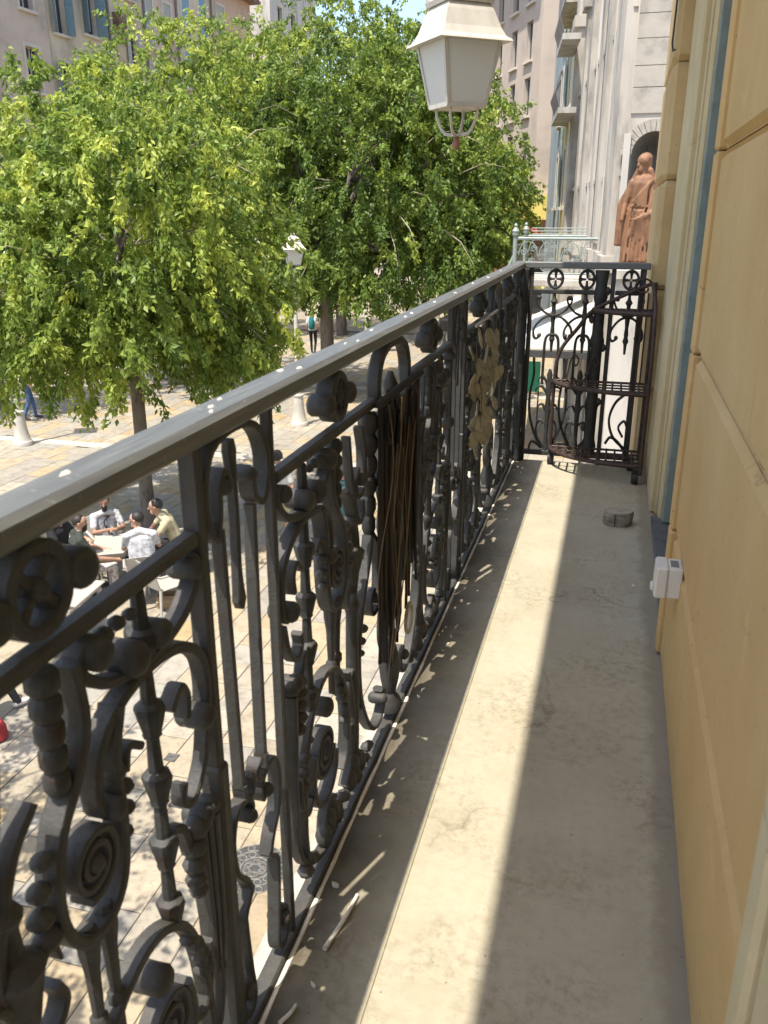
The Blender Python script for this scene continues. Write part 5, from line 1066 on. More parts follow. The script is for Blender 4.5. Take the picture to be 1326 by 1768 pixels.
tree(-12.5, 38.5, [(-12.9, 38.5, 5.6, 3.6, 3.5, 4.6), (-10.2, 38.6, 5.6, 2.2, 2.5, 3.7), (-10.7, 38.6, 7.2, 2.4, 2.4, 3.0), (-15.6, 38.5, 5.6, 2.8, 2.6, 4.2), (-12.4, 37.6, 1.4, 3.4, 2.6, 2.4)], 2200, 34, 0.18, 'tall hazy green tree reaching the top edge left of the lantern, behind the others', 0.25, 18, 0.05, 30)
tree(-10.0, 50.0, [(-9.4, 50.0, 3.4, 3.0, 3.0, 4.2), (-7.4, 50.0, 2.0, 2.0, 2.4, 3.0), (-12.0, 50.0, 2.6, 2.4, 2.6, 3.6)], 900, 24, 0.21, 'farthest green tree at the end of the square', 0.25, 22, 0.04, 20)
tree(-7.9, 1.0, [(-7.6, 1.0, 1.4, 2.5, 2.6, 2.2), (-6.2, 1.4, 0.4, 1.6, 1.8, 1.7), (-9.4, 1.2, 0.3, 1.8, 1.8, 1.8), (-5.2, 2.9, 0.4, 1.5, 1.8, 1.3), (-6.4, 4.2, 0.6, 1.2, 1.1, 1.0)], 1500, 22, 0.12, 'leafy tree just outside the left edge, shading the near paving', 0.13, 27, 0.08, 40)

# ------------------------------------------------------------------ buildings
def bmat(name, c, var=0.16): return mat('render_' + name, c, 0.88, 0, var, 0.6, 0.15, 14)
BM = dict(pink=bmat('pink', (0.56, 0.455, 0.365)), beige=bmat('beige', (0.58, 0.49, 0.36)), peach=bmat('peach', (0.60, 0.48, 0.34)), rose=bmat('rose', (0.56, 0.43, 0.345)), orange=bmat('orange', (0.55, 0.39, 0.28)), trim=bmat('trim', (0.60, 0.54, 0.45)),
          white=mat('pale_render', (0.46, 0.43, 0.385), 0.9, 0, 0.3, 1.3, 0.3, 12, stretch=(1, 1, .25)), pbeige=bmat('pink_beige', (0.48, 0.40, 0.335), 0.1), stone=mat('church_stone', (0.42, 0.385, 0.335), 0.9, 0, 0.35, 1.6, 0.4, 12, stretch=(1, 1, .3)), grey=bmat('grey_blue', (0.27, 0.33, 0.36)), yellow=bmat('yellow', (0.62, 0.48, 0.24)), dark=bmat('dark', (0.05, 0.05, 0.05)),
          teal=mat('shutter_teal', (0.13, 0.20, 0.22), 0.6, 0, 0.12, 5), blue=mat('shutter_blue', (0.20, 0.34, 0.44), 0.6, 0, 0.1, 5), pgrey=mat('shutter_grey', (0.40, 0.40, 0.36), 0.6, 0, 0.1, 5), dgreen=mat('shutter_green', (0.06, 0.13, 0.11), 0.6, 0, 0.1, 5),
          pipe=mat('drainpipe', (0.16, 0.15, 0.15), 0.5, 0, 0.2, 5), tile=mat('roof_tile', (0.20, 0.12, 0.085), 0.85, 0, 0.4, 3, 0.5, 8), ysign=mat('yellow_sign', (0.70, 0.58, 0.16), 0.6, 0, 0.08, 2), red=mat('red_awning', (0.36, 0.05, 0.05), 0.8, 0, 0.15, 3), gmetal=mat('green_grey_metal', (0.23, 0.27, 0.25), 0.5, 0, 0.15, 6), bstone=mat('rusticated', (0.36, 0.33, 0.285), 0.9, 0, 0.18, 3, 0.9, 16), soot=bmat('shaded_niche', (0.20, 0.19, 0.17), 0.3),
          canvas=mat('white_canvas', (0.70, 0.69, 0.65), 0.9, 0, 0.06, 2), gpanel=mat('green_panel', (0.03, 0.33, 0.18), 0.6, 0, 0.1, 3))
class Fac:
    """a facade in a vertical plane: origin, horizontal unit vector u, outward normal n; (u,z) coordinates"""
    def __init__(s, thing, o, u, n): s.t = thing; s.o = Vector(o); s.u = Vector(u).normalized(); s.n = Vector(n).normalized()
    def P(s, u, z, d=0.0): p = s.o + s.u * u + s.n * d; return Vector((p.x, p.y, z))
    def put(s, mb, name, m, par=None):
        par = par or s.t; base = s.t.location; mb.v = [tuple(Vector(v) - base) for v in mb.v]; return mb.build(name, m, par)
    def slab(s, u0, u1, z0, z1, d0, d1, mb=None):
        mb = mb or MB(); vs = [s.P(u, z, d) for d in (d0, d1) for (u, z) in ((u0, z0), (u1, z0), (u1, z1), (u0, z1))]
        mb.add(vs, [(0, 1, 2, 3), (7, 6, 5, 4), (0, 4, 5, 1), (1, 5, 6, 2), (2, 6, 7, 3), (3, 7, 4, 0)]); return mb
    def wall(s, u0, u1, z0, z1, holes, m, depth=0.25, thick=6.0, name='wall'):
        us = sorted({u0, u1, *[h[0] for h in holes], *[h[1] for h in holes]}); zs = sorted({z0, z1, *[h[2] for h in holes], *[h[3] for h in holes]}); mb = MB()
        for a, b in zip(us[:-1], us[1:]):
            for c, d in zip(zs[:-1], zs[1:]):
                if any(h[0] <= (a + b) / 2 <= h[1] and h[2] <= (c + d) / 2 <= h[3] for h in holes): continue
                mb.add([s.P(a, c), s.P(b, c), s.P(b, d), s.P(a, d)], [(0, 1, 2, 3)])
        for a, b, c, d in holes:
            q = [(a, c), (b, c), (b, d), (a, d)]
            for k in range(4): (ua, za), (ub, zb_) = q[k], q[(k + 1) % 4]; mb.add([s.P(ua, za), s.P(ub, zb_), s.P(ub, zb_, -depth), s.P(ua, za, -depth)], [(0, 1, 2, 3)])
        mb.add([s.P(u0, z0), s.P(u0, z1), s.P(u0, z1, -thick), s.P(u0, z0, -thick), s.P(u1, z0), s.P(u1, z1), s.P(u1, z1, -thick), s.P(u1, z0, -thick)], [(0, 1, 2, 3), (7, 6, 5, 4), (1, 5, 6, 2), (3, 2, 6, 7)])
        return s.put(mb, name, m)
    def window(s, h, shut=None, frame='trim', ang=None, sill=True, surround=True, closed=False, depth=0.22):
        a, b, c, d = h; mb = MB(); t = .05
        s.slab(a + .002, a + t, c + .002, d - .002, -depth, -depth + .06, mb); s.slab(b - t, b - .002, c + .002, d - .002, -depth, -depth + .06, mb); s.slab(a + t + .001, b - t - .001, d - t, d - .003, -depth, -depth + .06, mb); s.slab(a + t + .001, b - t - .001, c + .003, c + t, -depth, -depth + .06, mb); s.slab((a + b) / 2 - .03, (a + b) / 2 + .03, c + t + .001, d - t - .001, -depth, -depth + .06, mb)
        w_ = s.put(mb, 'window', BM['white'] if not closed else BM[shut or 'pgrey']); 
        s.put(s.slab(a + t, b - t, c + t, d - t, -depth - .03, -depth - .005), 'pane', M['glass'], w_)
        if surround:
            mb = MB(); s.slab(a - .16, a - .003, c - .02, d + .16, .001, .03, mb); s.slab(b + .003, b + .16, c - .02, d + .16, .001, .03, mb); s.slab(a - .002, b + .002, d + .003, d + .16, .001, .03, mb); s.put(mb, 'surround', BM[frame], w_)
        if sill: s.put(s.slab(a - .2, b + .2, c - .14, c - .022, .001, .14), 'sill', BM[frame], w_)
        if shut and not closed:
            for q in (0, 1):
                hu = a - .01 if q == 0 else b + .01; wd = (b - a) / 2; an = ang if ang is not None else 170
                # hinged leaf, an = opening angle
                dx = math.cos(R(180 - an)) * wd * (-1 if q == 0 else 1); dd = abs(math.sin(R(180 - an))) * wd + .045
                mb = MB(); A, B = s.P(hu, c, .045), s.P(hu + dx, c, dd); nn = (B - A).cross(Vector((0, 0, 1))).normalized() * .025; hgt = Vector((0, 0, d - c))
                vs = [A - nn, B - nn, B + nn, A + nn]; vs += [v + hgt for v in vs]; mb.add(vs, [(3, 2, 1, 0), (4, 5, 6, 7), (0, 1, 5, 4), (1, 2, 6, 5), (2, 3, 7, 6), (3, 0, 4, 7)])
                nsl = 12
                for k in range(nsl):
                    zz = c + (d - c) * (k + .3) / nsl; e = Vector((0, 0, zz - c)); f_ = Vector((0, 0, (d - c) / nsl * .55)); ex = nn * 1.5
                    p0, p1 = A.lerp(B, .1) + e, A.lerp(B, .9) + e; vs = [p0 - ex, p1 - ex, p1 + ex, p0 + ex]; vs += [v + f_ for v in vs]; mb.add(vs, [(3, 2, 1, 0), (4, 5, 6, 7), (0, 1, 5, 4), (1, 2, 6, 5), (2, 3, 7, 6), (3, 0, 4, 7)])
                s.put(mb, 'shutter', BM[shut], w_)
        elif shut and closed:
            mb = MB(); s.slab(a + .004, (a + b) / 2 - .004, c + .004, d - .004, -.06, -.02, mb); s.slab((a + b) / 2 + .004, b - .004, c + .004, d - .004, -.06, -.02, mb)
            for k in range(14): zz = c + (d - c) * (k + .3) / 14; s.slab(a + .06, (a + b) / 2 - .06, zz, zz + (d - c) / 26, -.0195, -.008, mb); s.slab((a + b) / 2 + .06, b - .06, zz, zz + (d - c) / 26, -.0195, -.008, mb)
            s.put(mb, 'shutter', BM[shut], w_)
        return w_
XL = -28.0
def left_house(y0, y1, m, wins, label, top=20.0, pipe=True, extra=None):
    o = tag(empty('town_house', (XL - 3, (y0 + y1) / 2, G)), label, 'house'); F = Fac(o, (XL, y0, 0), (0, 1, 0), (1, 0, 0)); holes = [w_[0] for w_ in wins]
    F.wall(0, y1 - y0, G, top, holes, BM[m])
    for h, k in wins: F.window(h, **k)
    if pipe: 
        mb = MB(); mb.tube([F.P(y1 - y0 - .12, G, .09), F.P(y1 - y0 - .12, top - .1, .09)], .075, 8); F.put(mb, 'drainpipe', BM['pipe'])
    if extra: extra(F)
    return o
def rows(y0, u0, u1, z0, z1, k, dz=3.6, n=(-1, 0, 1)): return [((u0 - y0, u1 - y0, z0 + dz * i, z1 + dz * i), k) for i in n]
left_house(30.0, 40.75, 'pink', rows(30, 38.75, 39.75, 10.3, 12.2, dict(shut=None), 3.5) + rows(30, 34.5, 35.5, 10.3, 12.2, dict(shut='dgreen')), 'pale pink town house at the top left corner with a green framed window', pipe=False)
left_house(40.8, 46.3, 'beige', rows(40.8, 41.35, 42.25, 9.7, 12.0, dict(shut='teal', ang=150)) + rows(40.8, 43.9, 45.0, 10.1, 12.2, dict(shut='teal', ang=120), n=(-1, 0, 1)), 'beige town house with grey-blue louvred shutters standing open, second from the left')
def ac(F):
    mb = F.slab(0.35, 1.1, 10.9, 11.6, .02, .42); F.put(mb, 'awning_box', BM['tile'])
left_house(46.35, 50.2, 'peach', rows(46.35, 48.3, 49.1, 12.6, 14.4, dict(shut='pgrey')), 'peach town house with a small brown box on its wall, third from the left', extra=ac)
left_house(50.25, 54.2, 'rose', rows(50.25, 50.45, 51.2, 10.6, 13.2, dict(shut='pgrey', closed=True)) + rows(50.25, 52.55, 53.45, 11.4, 13.2, dict(shut='pgrey', closed=True)), 'rose pink town house with closed pale grey shutters, left of the blue shutters')
left_house(54.25, 59.2, 'beige', rows(54.25, 54.95, 56.0, 12.5, 14.8, dict(shut='blue', closed=True)) + rows(54.25, 57.35, 58.35, 12.3, 14.6, dict(shut='blue', closed=True)), 'beige town house with closed pale blue louvred shutters')
def eave(F):
    mb = MB(); F.slab(-.2, 6.9, 15.72, 15.92, -6.0, .75, mb); F.put(mb, 'eave', BM['tile'])
    mb = MB()
    for k in range(24): mb.tube([F.P(-.1 + k * .285, 15.96, .78), F.P(-.1 + k * .285, 16.9, -3)], .10, 6)
    F.put(mb, 'roof_tiles', BM['tile'])
left_house(59.25, 65.8, 'orange', rows(59.25, 60.0, 61.2, 12.6, 14.6, dict(shut='pgrey', closed=True)), 'orange pink town house with a dark overhanging tiled eave', top=15.7, pipe=False, extra=eave)
o = tag(empty('town_house', (-30.5, 75, G)), 'distant white building showing above the trees beside the orange house', 'house'); F = Fac(o, (-28.5, 71, 0), (0, 1, 0), (1, 0, 0)); hs = [(1.5 + 3 * i, 2.6 + 3 * i, 15.4, 17.0) for i in range(3)]; F.wall(0, 11, G, 22, hs, BM['white'])
for h in hs: F.window(h, shut=None)
# --- the block closing the street: pink beige corner house and the white bay front behind it
o = tag(empty('apartment_block', (-5.6, 54, G)), 'pink beige corner apartment block at the end of the street, with rows of narrow windows', 'building')
Ff = Fac(o, (-4.95, 50, 0), (1, 0, 0), (0, -1, 0)); wh = [(1.12, 1.85, z, z + 1.75) for z in (3.9, 6.6, 9.0, 11.9)]
Ff.wall(0, 3.4, G, 18, wh, BM['pbeige'], thick=9)
for h in wh: Ff.window(h, shut=None, surround=False)
ul = Vector((-4.55, 10.0, 0)).normalized(); nl = Vector((-ul.y, ul.x, 0)); nl = nl if nl.y < 0 else -nl
Fl = Fac(o, (-4.955, 50.0, 0), ul, nl); wl = [(u, u + 1.05, z, z + 1.9) for u in (1.5, 4.2, 7.1) for z in (3.6, 6.35, 9.1, 11.9)]
Fl.wall(0, 11.5, G, 13.9 + 1.2, wl, BM['pbeige'], thick=.5)
for h in wl: Fl.window(h, shut=None, surround=False)
mb = MB(); Fl.slab(-.6, 12.2, 15.12, 15.4, -1.2, 1.15, mb); Fl.put(mb, 'eave', BM['pbeige'])
mb = MB(); mb.tube([Fl.P(-.7, 15.42, 1.2), Fl.P(12.2, 15.42, 1.2)], .12, 6); mb.tube([Fl.P(10.6, G, .12), Fl.P(10.6, 15.1, .12)], .1, 6); Fl.put(mb, 'gutter', BM['white'])
# shop front at its foot
Ff.put(Ff.slab(-3.2, 2.4, 0.9, 2.2, .05, .35), 'fascia', BM['ysign'])
mb = MB(); vs = []
for k in range(13):
    a = PI * k / 12; vs += [Ff.P(-1.6 - 1.5 * math.cos(a) + 1.0, -0.2 + 0.85 * math.sin(a), .02), Ff.P(-1.6 - 1.5 * math.cos(a) + 1.0, -0.35 + 0.75 * math.sin(a), 1.0)]
mb.add(vs, [(2 * i, 2 * i + 2, 2 * i + 3, 2 * i + 1) for i in range(12)]); Ff.put(mb, 'shop_awning', BM['red'])
Ff.put(Ff.slab(-3.2, 3.3, -1.3, -0.5, .03, .2), 'shop_band', BM['white'])
mb = MB(); Ff.slab(-2.9, -.3, G, -1.35, .02, .06, mb); Ff.slab(0, 2.2, G, -1.35, .02, .06, mb); Ff.put(mb, 'shop_window', M['glass'])
o = tag(empty('apartment_block', (-12.5, 60, G)), 'white apartment block with stacks of rounded bay shutters, left of the pink beige block', 'building')
Fb = Fac(o, (-9.9, 58, 0), Vector((-6.5, 12.0, 0)), Vector((-12.0, -6.5, 0)) * -1 if False else Vector((12.0, 6.5, 0)) * (-1)); Fb.n = Vector((-12.0, -6.5, 0)).normalized()
Fb = Fac(o, (-8.7, 58.5, 0), Vector((-7.0, 9.0, 0)), Vector((-9.0, -7.0, 0))); wl = [(u, u + 1.3, z, z + 2.0) for u in (0.6, 3.0, 5.4, 7.8) for z in np.arange(2.0, 22, 2.75)]
Fb.wall(0, 10, G, 25, wl, BM['stone'], thick=3)
for h in wl:
    w_ = Fb.window(h, shut=None, surround=False, sill=False); mb = MB(); n = 8; vs = []; c = (h[0] + h[1]) / 2
    for k in range(n + 1): 
        a = PI * k / n; vs += [Fb.P(c - .85 * math.cos(a), h[2] - .75, .05 + .5 * math.sin(a)), Fb.P(c - .75 * math.cos(a), h[2] + .55, .05 + .42 * math.sin(a))]
    mb.add(vs, [(2 * i, 2 * i + 2, 2 * i + 3, 2 * i + 1) for i in range(n)]); Fb.put(mb, 'bay_front', BM['white'], w_)
    vs = []; mb = MB()
    for k in range(n + 1):
        a = PI * k / n; vs += [Fb.P(c - .95 * math.cos(a), h[2] - .9, .04 + .6 * math.sin(a)), Fb.P(c - .95 * math.cos(a), h[2] - .76, .04 + .6 * math.sin(a))]
    m0 = len(vs); vs += [Fb.P(c, h[2] - .9, .04), Fb.P(c, h[2] - .76, .04)]; mb.add(vs, [(2 * i, 2 * i + 2, 2 * i + 3, 2 * i + 1) for i in range(n)] + [(2 * i, m0, 2 * i + 2) for i in range(n)] + [(2 * i + 1, 2 * i + 3, m0 + 1) for i in range(n)]); Fb.put(mb, 'bay_slab', BM['white'], w_)
# --- right-hand side of the street: church front, then two narrow houses
ur = Vector((-3.55, 28.0, 0)).normalized(); nr_ = Vector((-ur.y, ur.x, 0)); nr_ = nr_ if nr_.x < 0 else -nr_
ch = tag(empty('church', (1.5, 20, G)), 'pale stone church front with pilasters, carved bands and an arched niche, beyond the balcony', 'church')
Fc = Fac(ch, (-0.06, 17.0, 0), ur, nr_); Fc.wall(0, 14.5, G, 18, [], BM['white'], thick=.05)
rr = random.Random(6)
for i, (u, w_, d) in enumerate(((0.05, .75, .20), (1.7, .5, .12), (3.1, .5, .16), (4.9, .6, .12), (7.0, .7, .2), (9.6, .7, .14), (12.2, .9, .22))):
    Fc.put(Fc.slab(u, u + w_, G, 17.9, .001, d), 'pilaster', BM['stone'])
    Fc.put(Fc.slab(u - .1, u + w_ + .1, 6.5, 6.8, .001, d + .12), 'capital', BM['stone']); Fc.put(Fc.slab(u - .08, u + w_ + .08, 0.2, 0.5, .001, d + .10), 'plinth', BM['stone'])
for u in (1.0, 1.38):
    mb = MB()
    for k in range(110):
        z = -1 + k * .085; mb.add([Fc.P(u, z, .002), Fc.P(u + .16, z, .002), Fc.P(u + .16, z + .05, .002), Fc.P(u, z + .05, .002), Fc.P(u + .03, z + .01, .05), Fc.P(u + .13, z + .01, .05), Fc.P(u + .13, z + .04, .05), Fc.P(u + .03, z + .04, .05)], [(4, 5, 6, 7), (0, 1, 5, 4), (1, 2, 6, 5), (2, 3, 7, 6), (3, 0, 4, 7)])
    Fc.put(mb, 'carved_band', BM['stone'])
for u in (2.6, 4.3, 6.2, 8.6):
    mb = MB(); mb.tube([Fc.P(u, G, .07), Fc.P(u, 17, .07)], .05, 6); Fc.put(mb, 'downpipe', BM['pipe' if u in (4.3,) else 'white'])
for z in (1.9, 4.6): Fc.put(Fc.slab(0.02, 14.4, z, z + .09, .001, .09), 'string_course', BM['stone'])
# flank wall with the niche, facing us
Fn = Fac(ch, (-0.07, 16.99, 0), (1, 0, 0), (0, -1, 0)); NW0, NW1, NZ0, NZ1 = 0.10, 0.86, 0.35, 2.25; cxn = (NW0 + NW1) / 2; rn_ = (NW1 - NW0) / 2
hs = [(NW0, NW1, NZ0, NZ1 + rn_)]
mb = MB()
mb.add([Fn.P(0, G), Fn.P(NW0, G), Fn.P(NW0, 12), Fn.P(0, 12)], [(0, 1, 2, 3)]); mb.add([Fn.P(NW1, G), Fn.P(2.5, G), Fn.P(2.5, 12), Fn.P(NW1, 12)], [(0, 1, 2, 3)]); mb.add([Fn.P(NW0, G), Fn.P(NW1, G), Fn.P(NW1, NZ0), Fn.P(NW0, NZ0)], [(0, 1, 2, 3)])
n = 16; arc = [(cxn - rn_ * math.cos(PI * k / n), NZ1 + rn_ * math.sin(PI * k / n)) for k in range(n + 1)]
for (a, b), (c, d) in zip(arc[:-1], arc[1:]): mb.add([Fn.P(a, b), Fn.P(c, d), Fn.P(c, 12), Fn.P(a, 12)], [(0, 1, 2, 3)])
Fn.put(mb, 'niche_wall', BM['stone'])
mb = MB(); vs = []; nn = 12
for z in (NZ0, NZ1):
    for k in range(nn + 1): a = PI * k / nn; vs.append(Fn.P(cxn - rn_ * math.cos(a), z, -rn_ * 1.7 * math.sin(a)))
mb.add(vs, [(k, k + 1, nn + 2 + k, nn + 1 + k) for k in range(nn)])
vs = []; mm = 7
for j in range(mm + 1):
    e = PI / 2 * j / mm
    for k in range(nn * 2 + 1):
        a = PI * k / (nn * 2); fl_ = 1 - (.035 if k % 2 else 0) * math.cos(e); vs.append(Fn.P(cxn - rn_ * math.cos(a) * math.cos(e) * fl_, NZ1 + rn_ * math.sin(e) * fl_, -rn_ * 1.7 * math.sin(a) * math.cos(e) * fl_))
q = nn * 2 + 1; mb.add(vs, [(j * q + k, j * q + k + 1, (j + 1) * q + k + 1, (j + 1) * q + k) for j in range(mm) for k in range(nn * 2)]); Fn.put(mb, 'niche', BM['soot'])  # shade inside the niche is put into its darker colour
mb = MB()
for k in range(n):
    a0, a1 = PI * k / n, PI * (k + 1) / n; r0, r1 = rn_ + .004, rn_ + .20; g_ = .012
    pts = [(cxn - r * math.cos(a), NZ1 + r * math.sin(a)) for r, a in ((r0, a0 + g_), (r1, a0 + g_ * .8), (r1, a1 - g_ * .8), (r0, a1 - g_))]
    mb = MB(); vs = [Fn.P(u, z, d) for d in (.001, .05) for u, z in pts]; mb.add(vs, [(0, 1, 2, 3), (7, 6, 5, 4), (0, 4, 5, 1), (1, 5, 6, 2), (2, 6, 7, 3), (3, 7, 4, 0)]); Fn.put(mb, 'voussoir', BM['bstone'])
z = 2.92
while z < 8:
    h_ = rr.choice((.34, .38, .42)); u = 0.02
    while u < 2.3:
        w_ = rr.uniform(.45, .8); zlow = z
        mb = Fn.slab(u + .006, min(2.4, u + w_) - .006, z + .006, z + h_ - .006, .001, .02 + rr.uniform(0, .015)); Fn.put(mb, 'ashlar_block', BM['bstone']); u += w_
    z += h_
Fn.put(Fn.slab(-.05, 0.07, 0.4, 2.6, .001, .10), 'jamb', BM['white']); Fn.put(Fn.slab(0.0, 1.6, 0.2, 0.34, .001, 1.6), 'statue_ledge', BM['stone']); Fn.put(Fn.slab(0.05, 1.55, G, 0.198, .001, 1.5), 'ledge_base', BM['white'])
for u0, u1, m, label, st in ((14.55, 19.5, 'yellow', 'narrow yellow house front beside the church on the street', 'teal'), (19.55, 31.5, 'grey', 'narrow grey-blue house front next to the pink beige block', 'dgreen')):
    o = tag(empty('town_house', tuple(Fc.P((u0 + u1) / 2, G, -3))), label, 'house'); F = Fac(o, Fc.P(u0, 0), ur, nr_); hs = [(a, a + 1.1, z, z + 2.0) for a in (0.9, 3.1) for z in (1.5, 4.8, 8.1)]
    F.wall(0, u1 - u0, G, 15, hs, BM[m], thick=5)
    for h in hs: F.window(h, shut=st, closed=True)
    mb = MB(); mb.tube([F.P(.1, G, .08), F.P(.1, 15, .08)], .07, 6); F.put(mb, 'drainpipe', BM['gmetal'])
    if m == 'yellow':
        for z in (4.4, 7.7):
            F.put(F.slab(.3, 4.6, z, z + .14, .001, .55), 'balcony_slab', BM['stone']); mb = MB()
            for k in range(16): u = .35 + k * .28; mb.tube([F.P(u, z + .145, .5), F.P(u, z + 1.05, .5)], .015, 5)
            mb.tube([F.P(.3, z + 1.05, .5), F.P(4.6, z + 1.05, .5)], .025, 5); F.put(mb, 'balcony_rail', BM['pipe'])
for z in (4.0, 5.9):
    # curved iron balconies on the church house
    Fc.put(Fc.slab(10.5, 13.5, z, z + .16, .23, .75), 'balcony_slab', BM['white']); mb = MB()
    for k in range(14): u = 10.6 + k * .21; mb.tube([Fc.P(u, z + .165, .70), Fc.P(u, z + .6, .85), Fc.P(u, z + 1.1, .70)], .02, 5)
    mb.tube([Fc.P(10.5, z + 1.1, .70), Fc.P(13.5, z + 1.1, .70)], .03, 5); Fc.put(mb, 'balcony_rail', BM['pipe'])
# --- draped statue on the ledge
def statue():
    base = Vector((0.275, 16.2, 0.345)); o = tag(empty('statue', base), 'rust-brown weathered statue of a robed standing figure in front of the arched niche', 'statue')
    sm_ = mat('statue_patina', (0.20, 0.098, 0.048), 0.65, 0.0, 0.3, 7, 0.4, 40, stretch=(1, 1, .5))
    mb = MB(); n = 48; prof = [(0.26, 0.0), (0.275, .05), (0.27, .25), (0.265, .5), (0.25, .75), (0.225, .95), (0.19, 1.08), (0.185, 1.15), (0.21, 1.28), (0.215, 1.40), (0.17, 1.50), (0.07, 1.55)]
    vs = []
    for i, (r, z) in enumerate(prof):
        for k in range(n):
            a = 2 * PI * k / n; fold = (1 + (0.075 * math.sin(9 * a + z * 1.4) + 0.05 * math.sin(17 * a - z * 2)) * max(0, 1 - z / 1.12) + .018 * math.sin(7 * a + 5 * z))
            vs.append((r * fold * math.cos(a) + .05 * (1 - z / 1.5) * 0 - .02 * math.sin(z * 2), r * .78 * fold * math.sin(a), z))
    L = len(prof); mb.add(vs, [(i * n + k, i * n + (k + 1) % n, (i + 1) * n + (k + 1) % n, (i + 1) * n + k) for i in range(L - 1) for k in range(n)] + [tuple(range(n))[::-1], tuple((L - 1) * n + k for k in range(n))])
    C = lambda *a: capsule(mb, *a)
    hd = Vector((-.03, -.03, 1.72)); f = Vector((-.75, -.6, -.1)).normalized()
    C((0, 0, 1.48), .075, hd - Vector((0, 0, .06)), .065); C(hd + Vector((0, 0, .03)), .10, hd + Vector((.015, .015, .02)), .10); C(hd + f * .03 - Vector((0, 0, .04)), .075, hd + f * .05 - Vector((0, 0, .10)), .05); C(hd + f * .11, .016, hd + f * .12 - Vector((0, 0, .03)), .02)
    C(hd - f * .06 + Vector((0, 0, .03)), .09, hd - f * .07 - Vector((0, 0, .10)), .07); C(hd + Vector((0, 0, .045)), .112, hd + Vector((.01, .01, .06)), .11)
    # right arm (viewer's right) under the mantle, hand at the hip
    C((.19, -.02, 1.40), .085, (.26, -.04, 1.12), .085); C((.26, -.04, 1.12), .075, (.20, -.20, .93), .055); C((.20, -.20, .93), .045, (.15, -.24, .90), .045)
    for i in range(4): C((.16 - .012 * i, -.245, .915 - .018 * i), .013, (.10 - .006 * i, -.262, .89 - .016 * i), .011)
    # left arm (viewer's left) holding the mantle out
    C((-.18, -.02, 1.40), .08, (-.27, -.02, 1.12), .07); C((-.27, -.02, 1.12), .06, (-.30, -.10, .88), .045); C((-.30, -.10, .88), .042, (-.31, -.12, .81), .04)
    for i in range(4): C((-.29 - .014 * i, -.12, .80), .012, (-.29 - .015 * i, -.13, .735), .010)
    # mantle: swags and hanging folds
    for k in range(9):
        t = k / 8; C((.19 - .03 * t, -.08 - .03 * t, 1.42 - .05 * t), .045, (.24 - .10 * t, -.12 - .09 * t, 1.0 - .12 * t), .035)
    for k in range(8):
        x = .22 - .045 * k; C((x, -.20 - .01 * k, .95 - .02 * k), .035, (x - .05, -.215, .45 - .05 * (k % 3) + .02 * k), .028)
    for k in range(7):
        x = -.30 - .012 * k; C((-.24 - .02 * k, .03 + .01 * k, 1.30 - .04 * k), .05, (x, .05, .40 + .05 * (k % 2)), .04)
    for k in range(5): C((.27 - .01 * k, -.02 + .03 * k, 1.05), .04, (.29 - .01 * k, 0 + .03 * k, .25 + .06 * (k % 2)), .035)
    for k in range(5): a = R(-160 + 35 * k); C((-.17 + .085 * k, -.165, 1.02), .02, (-.15 + .085 * k, -.17, 1.03), .02)
    for k in range(6): C((.17 - .02 * k, -.155, 1.47 - .02 * k), .022, (-.16 + .045 * k, -.175, 1.10 - .02 * k), .020)
    for k in range(7): C((-.17 + .055 * k, -.20, .96), .018, (-.22 + .07 * k, -.225, .12), .026)
    for q in (-1, 1): C((.09 * q, -.02, 1.60), .06, (.17 * q, .02, 1.42), .07)
    C(hd - f * .05 + Vector((0, 0, .06)), .115, (0.02, .06, 1.50), .10)
    C((-.08, -.23, .02), .05, (-.09, -.30, .03), .04); C((.10, -.22, .02), .05, (.11, -.29, .03), .04)
    me = bpy.data.meshes.new('figure'); me.from_pydata(mb.v, [], mb.f); me.update(); tmp = bpy.data.objects.new('tmp', me); COL.objects.link(tmp)
    md = tmp.modifiers.new('r', 'REMESH'); md.mode = 'VOXEL'; md.voxel_size = .013; md.use_smooth_shade = True; s2 = tmp.modifiers.new('s', 'SMOOTH'); s2.iterations = 2
    ev = tmp.evaluated_get(bpy.context.evaluated_depsgraph_get()); m2 = bpy.data.meshes.new_from_object(ev); bpy.data.objects.remove(tmp); m2.materials.clear(); m2.materials.append(sm_); m2.polygons.foreach_set('use_smooth', np.ones(len(m2.polygons), bool)); m2.name = 'figure'; link('figure', m2, o)
    mb = MB(); mb.box(-.34, .34, -.34, .26, 0.0 - 0.0, .0) if False else mb.lathe([(.36, -0.003), (.36, .03), (.33, .035)], (0, -.02, 0), 24); mb.build('plinth', sm_, o)
statue()
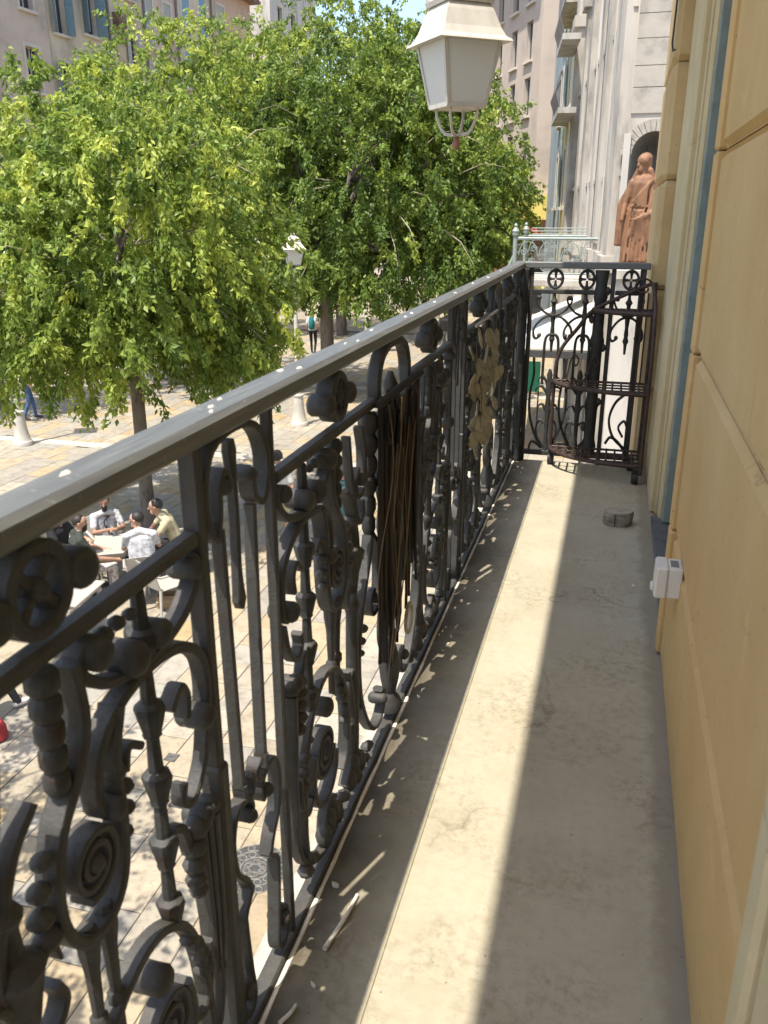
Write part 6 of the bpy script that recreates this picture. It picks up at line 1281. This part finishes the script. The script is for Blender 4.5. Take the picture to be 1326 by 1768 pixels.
# --- green-grey balcony of the neighbouring house, out from the church front
nb = tag(empty('neighbour_balcony', (-1.2, 20.0, -0.2)), 'grey-green iron balcony railing with scrolls and ball finials, beyond our balcony', 'balcony')
def npart(mb, n, m='gmetal'): mb.v = [tuple(Vector(v) - nb.location) for v in mb.v]; return mb.build(n, BM[m], nb, smooth=True)
X0, X1, ZB, ZT = -2.32, -0.42, -0.15, 0.72
for Y in (20.0, 22.2):
    for zz, r_ in ((ZT, .035), (ZB + .12, .02)): mb = MB(); mb.tube([(X0, Y, zz), (X1 - (0.25 if Y > 21 else 0), Y, zz)], r_, 6); npart(mb, 'handrail' if zz > 0 else 'bottom_rail')
    for x in (X0,) + ((-1.37,) if Y < 21 else ()):
        mb = MB(); mb.lathe([(.05, ZB), (.05, ZT + .06), (.075, ZT + .08), (.075, ZT + .14), (.085, ZT + .16), (.05, ZT + .22), (.03, ZT + .24), (.045, ZT + .28), (.01, ZT + .33)] if x == X0 else [(.025, ZB), (.025, ZT)], (x, Y, 0), 10); npart(mb, 'post')
    for k in range(4):
        c = X0 + .30 + .46 * k
        mb = MB(); mb.sweep(ell(c, .36, .21, .30, 0, 180, 18), .022, .022); mb.sweep(spir(c - .09, .42, .085, .02, 0, 1.6, 26), .018, .02); mb.sweep(spir(c + .09, .22, .085, .02, 180, -1.6, 26), .018, .02); mb.sweep(ell(c, .20, .20, .20, 180, 360, 16), .02, .02); mb.v = [(p[1], Y + p[0], p[2]) for p in mb.v]; npart(mb, 'scroll')
mb = MB()
for zz in (.40, .56, ZT): mb.tube([(X0, 20, zz), (X0, 22.2, zz)], .022, 6)
npart(mb, 'side_rail')
for zz in (ZT + .03, ZT + .10, ZT + .17): mb = MB(); mb.tube([(X0 + .15, 22.2, zz + .02), (-.8, 22.2, zz + .02)], .012, 5); npart(mb, 'wire')
mb = MB(); mb.tube([(X0 - .28, 20, ZB), (X0 - .08, 20, .2), (X0, 20, .40)], .035, 6); npart(mb, 'brace')
mb = MB(); mb.box(X0 - .05, -0.40, 19.9, 22.3, ZB - .16, ZB - .002, .02); npart(mb, 'balcony_slab', 'stone')
# --- white market awning below it, with its dark front bar, and bits of the market
aw = tag(empty('market_awning', (-1.3, 20.5, G)), 'white canvas market awning with a dark front bar, seen through the end railing', 'awning')
def apart(mb, n, m): mb.v = [tuple(Vector(v) - aw.location) for v in mb.v]; return mb.build(n, m, aw)
mb = MB(); mb.add([(-2.3, 19.2, -1.62), (-0.30, 19.2, -0.55), (-0.30, 24, -0.55), (-2.6, 24, -1.62), (-2.3, 19.2, -1.59), (-0.30, 19.2, -0.52), (-0.30, 24, -0.52), (-2.6, 24, -1.59)], [(3, 2, 1, 0), (4, 5, 6, 7), (0, 1, 5, 4), (1, 2, 6, 5), (2, 3, 7, 6), (3, 0, 4, 7)]); apart(mb, 'canvas', BM['canvas'])
mb = MB(); mb.add([(-2.3, 19.19, -1.60), (-0.30, 19.19, -0.53), (-0.30, 19.19, -1.60)], [(0, 1, 2)]); mb.add([(-2.3, 19.17, -1.60), (-0.30, 19.17, -1.60), (-0.30, 19.17, -0.53)], [(0, 1, 2)]); apart(mb, 'side_panel', BM['canvas'])
mb = MB(); mb.box(-2.42, -0.28, 19.08, 19.15, -1.78, -1.62, .01); apart(mb, 'front_bar', BM['dark'])
for x in (-2.3, -0.5): mb = MB(); mb.tube([(x, 19.12, G), (x, 19.12, -1.78)], .03, 8); apart(mb, 'pole', BM['dark'])
gp = tag(empty('green_panel', (-2.0, 21.2, -2.6)), 'bright green board under the white awning, seen between the end railing bars', 'board'); MB().box(-.32, .32, -.02, .02, -.38, .38, .01).build('board', BM['gpanel'], gp); mb = MB(); mb.tube([(-.3, 0.05, -1.6), (-.3, .05, .3)], .02, 6); mb.tube([(.3, .05, -1.6), (.3, .05, .3)], .02, 6); mb.build('leg', BM['dark'], gp)
yc = tag(empty('market_umbrella', (-4.3, 41.0, G)), 'bright yellow market umbrella far down the street behind the green-grey railing', 'umbrella'); mb = MB(); mb.lathe([(.03, 0), (.03, 2.2)], (0, 0, 0), 8); mb.build('pole', BM['dark'], yc)
mb = MB(); mb.lathe([(1.1, 2.15), (1.08, 2.2), (.55, 2.5), (.05, 2.75)], (0, 0, 0), 8); mb.build('canopy', BM['ysign'], yc)
ru = tag(empty('market_umbrella', (-5.6, 44.5, G)), 'red market umbrella far down the street left of the yellow one', 'umbrella'); mb = MB(); mb.lathe([(.03, 0), (.03, 2.4)], (0, 0, 0), 8); mb.build('pole', BM['dark'], ru)
mb = MB(); mb.lathe([(1.5, 2.4), (1.47, 2.45), (.8, 2.85), (.05, 3.1)], (0, 0, 0), 8); mb.build('canopy', BM['red'], ru)
bpy.context.view_layer.update()
print('SCENE READY', len(bpy.data.objects))
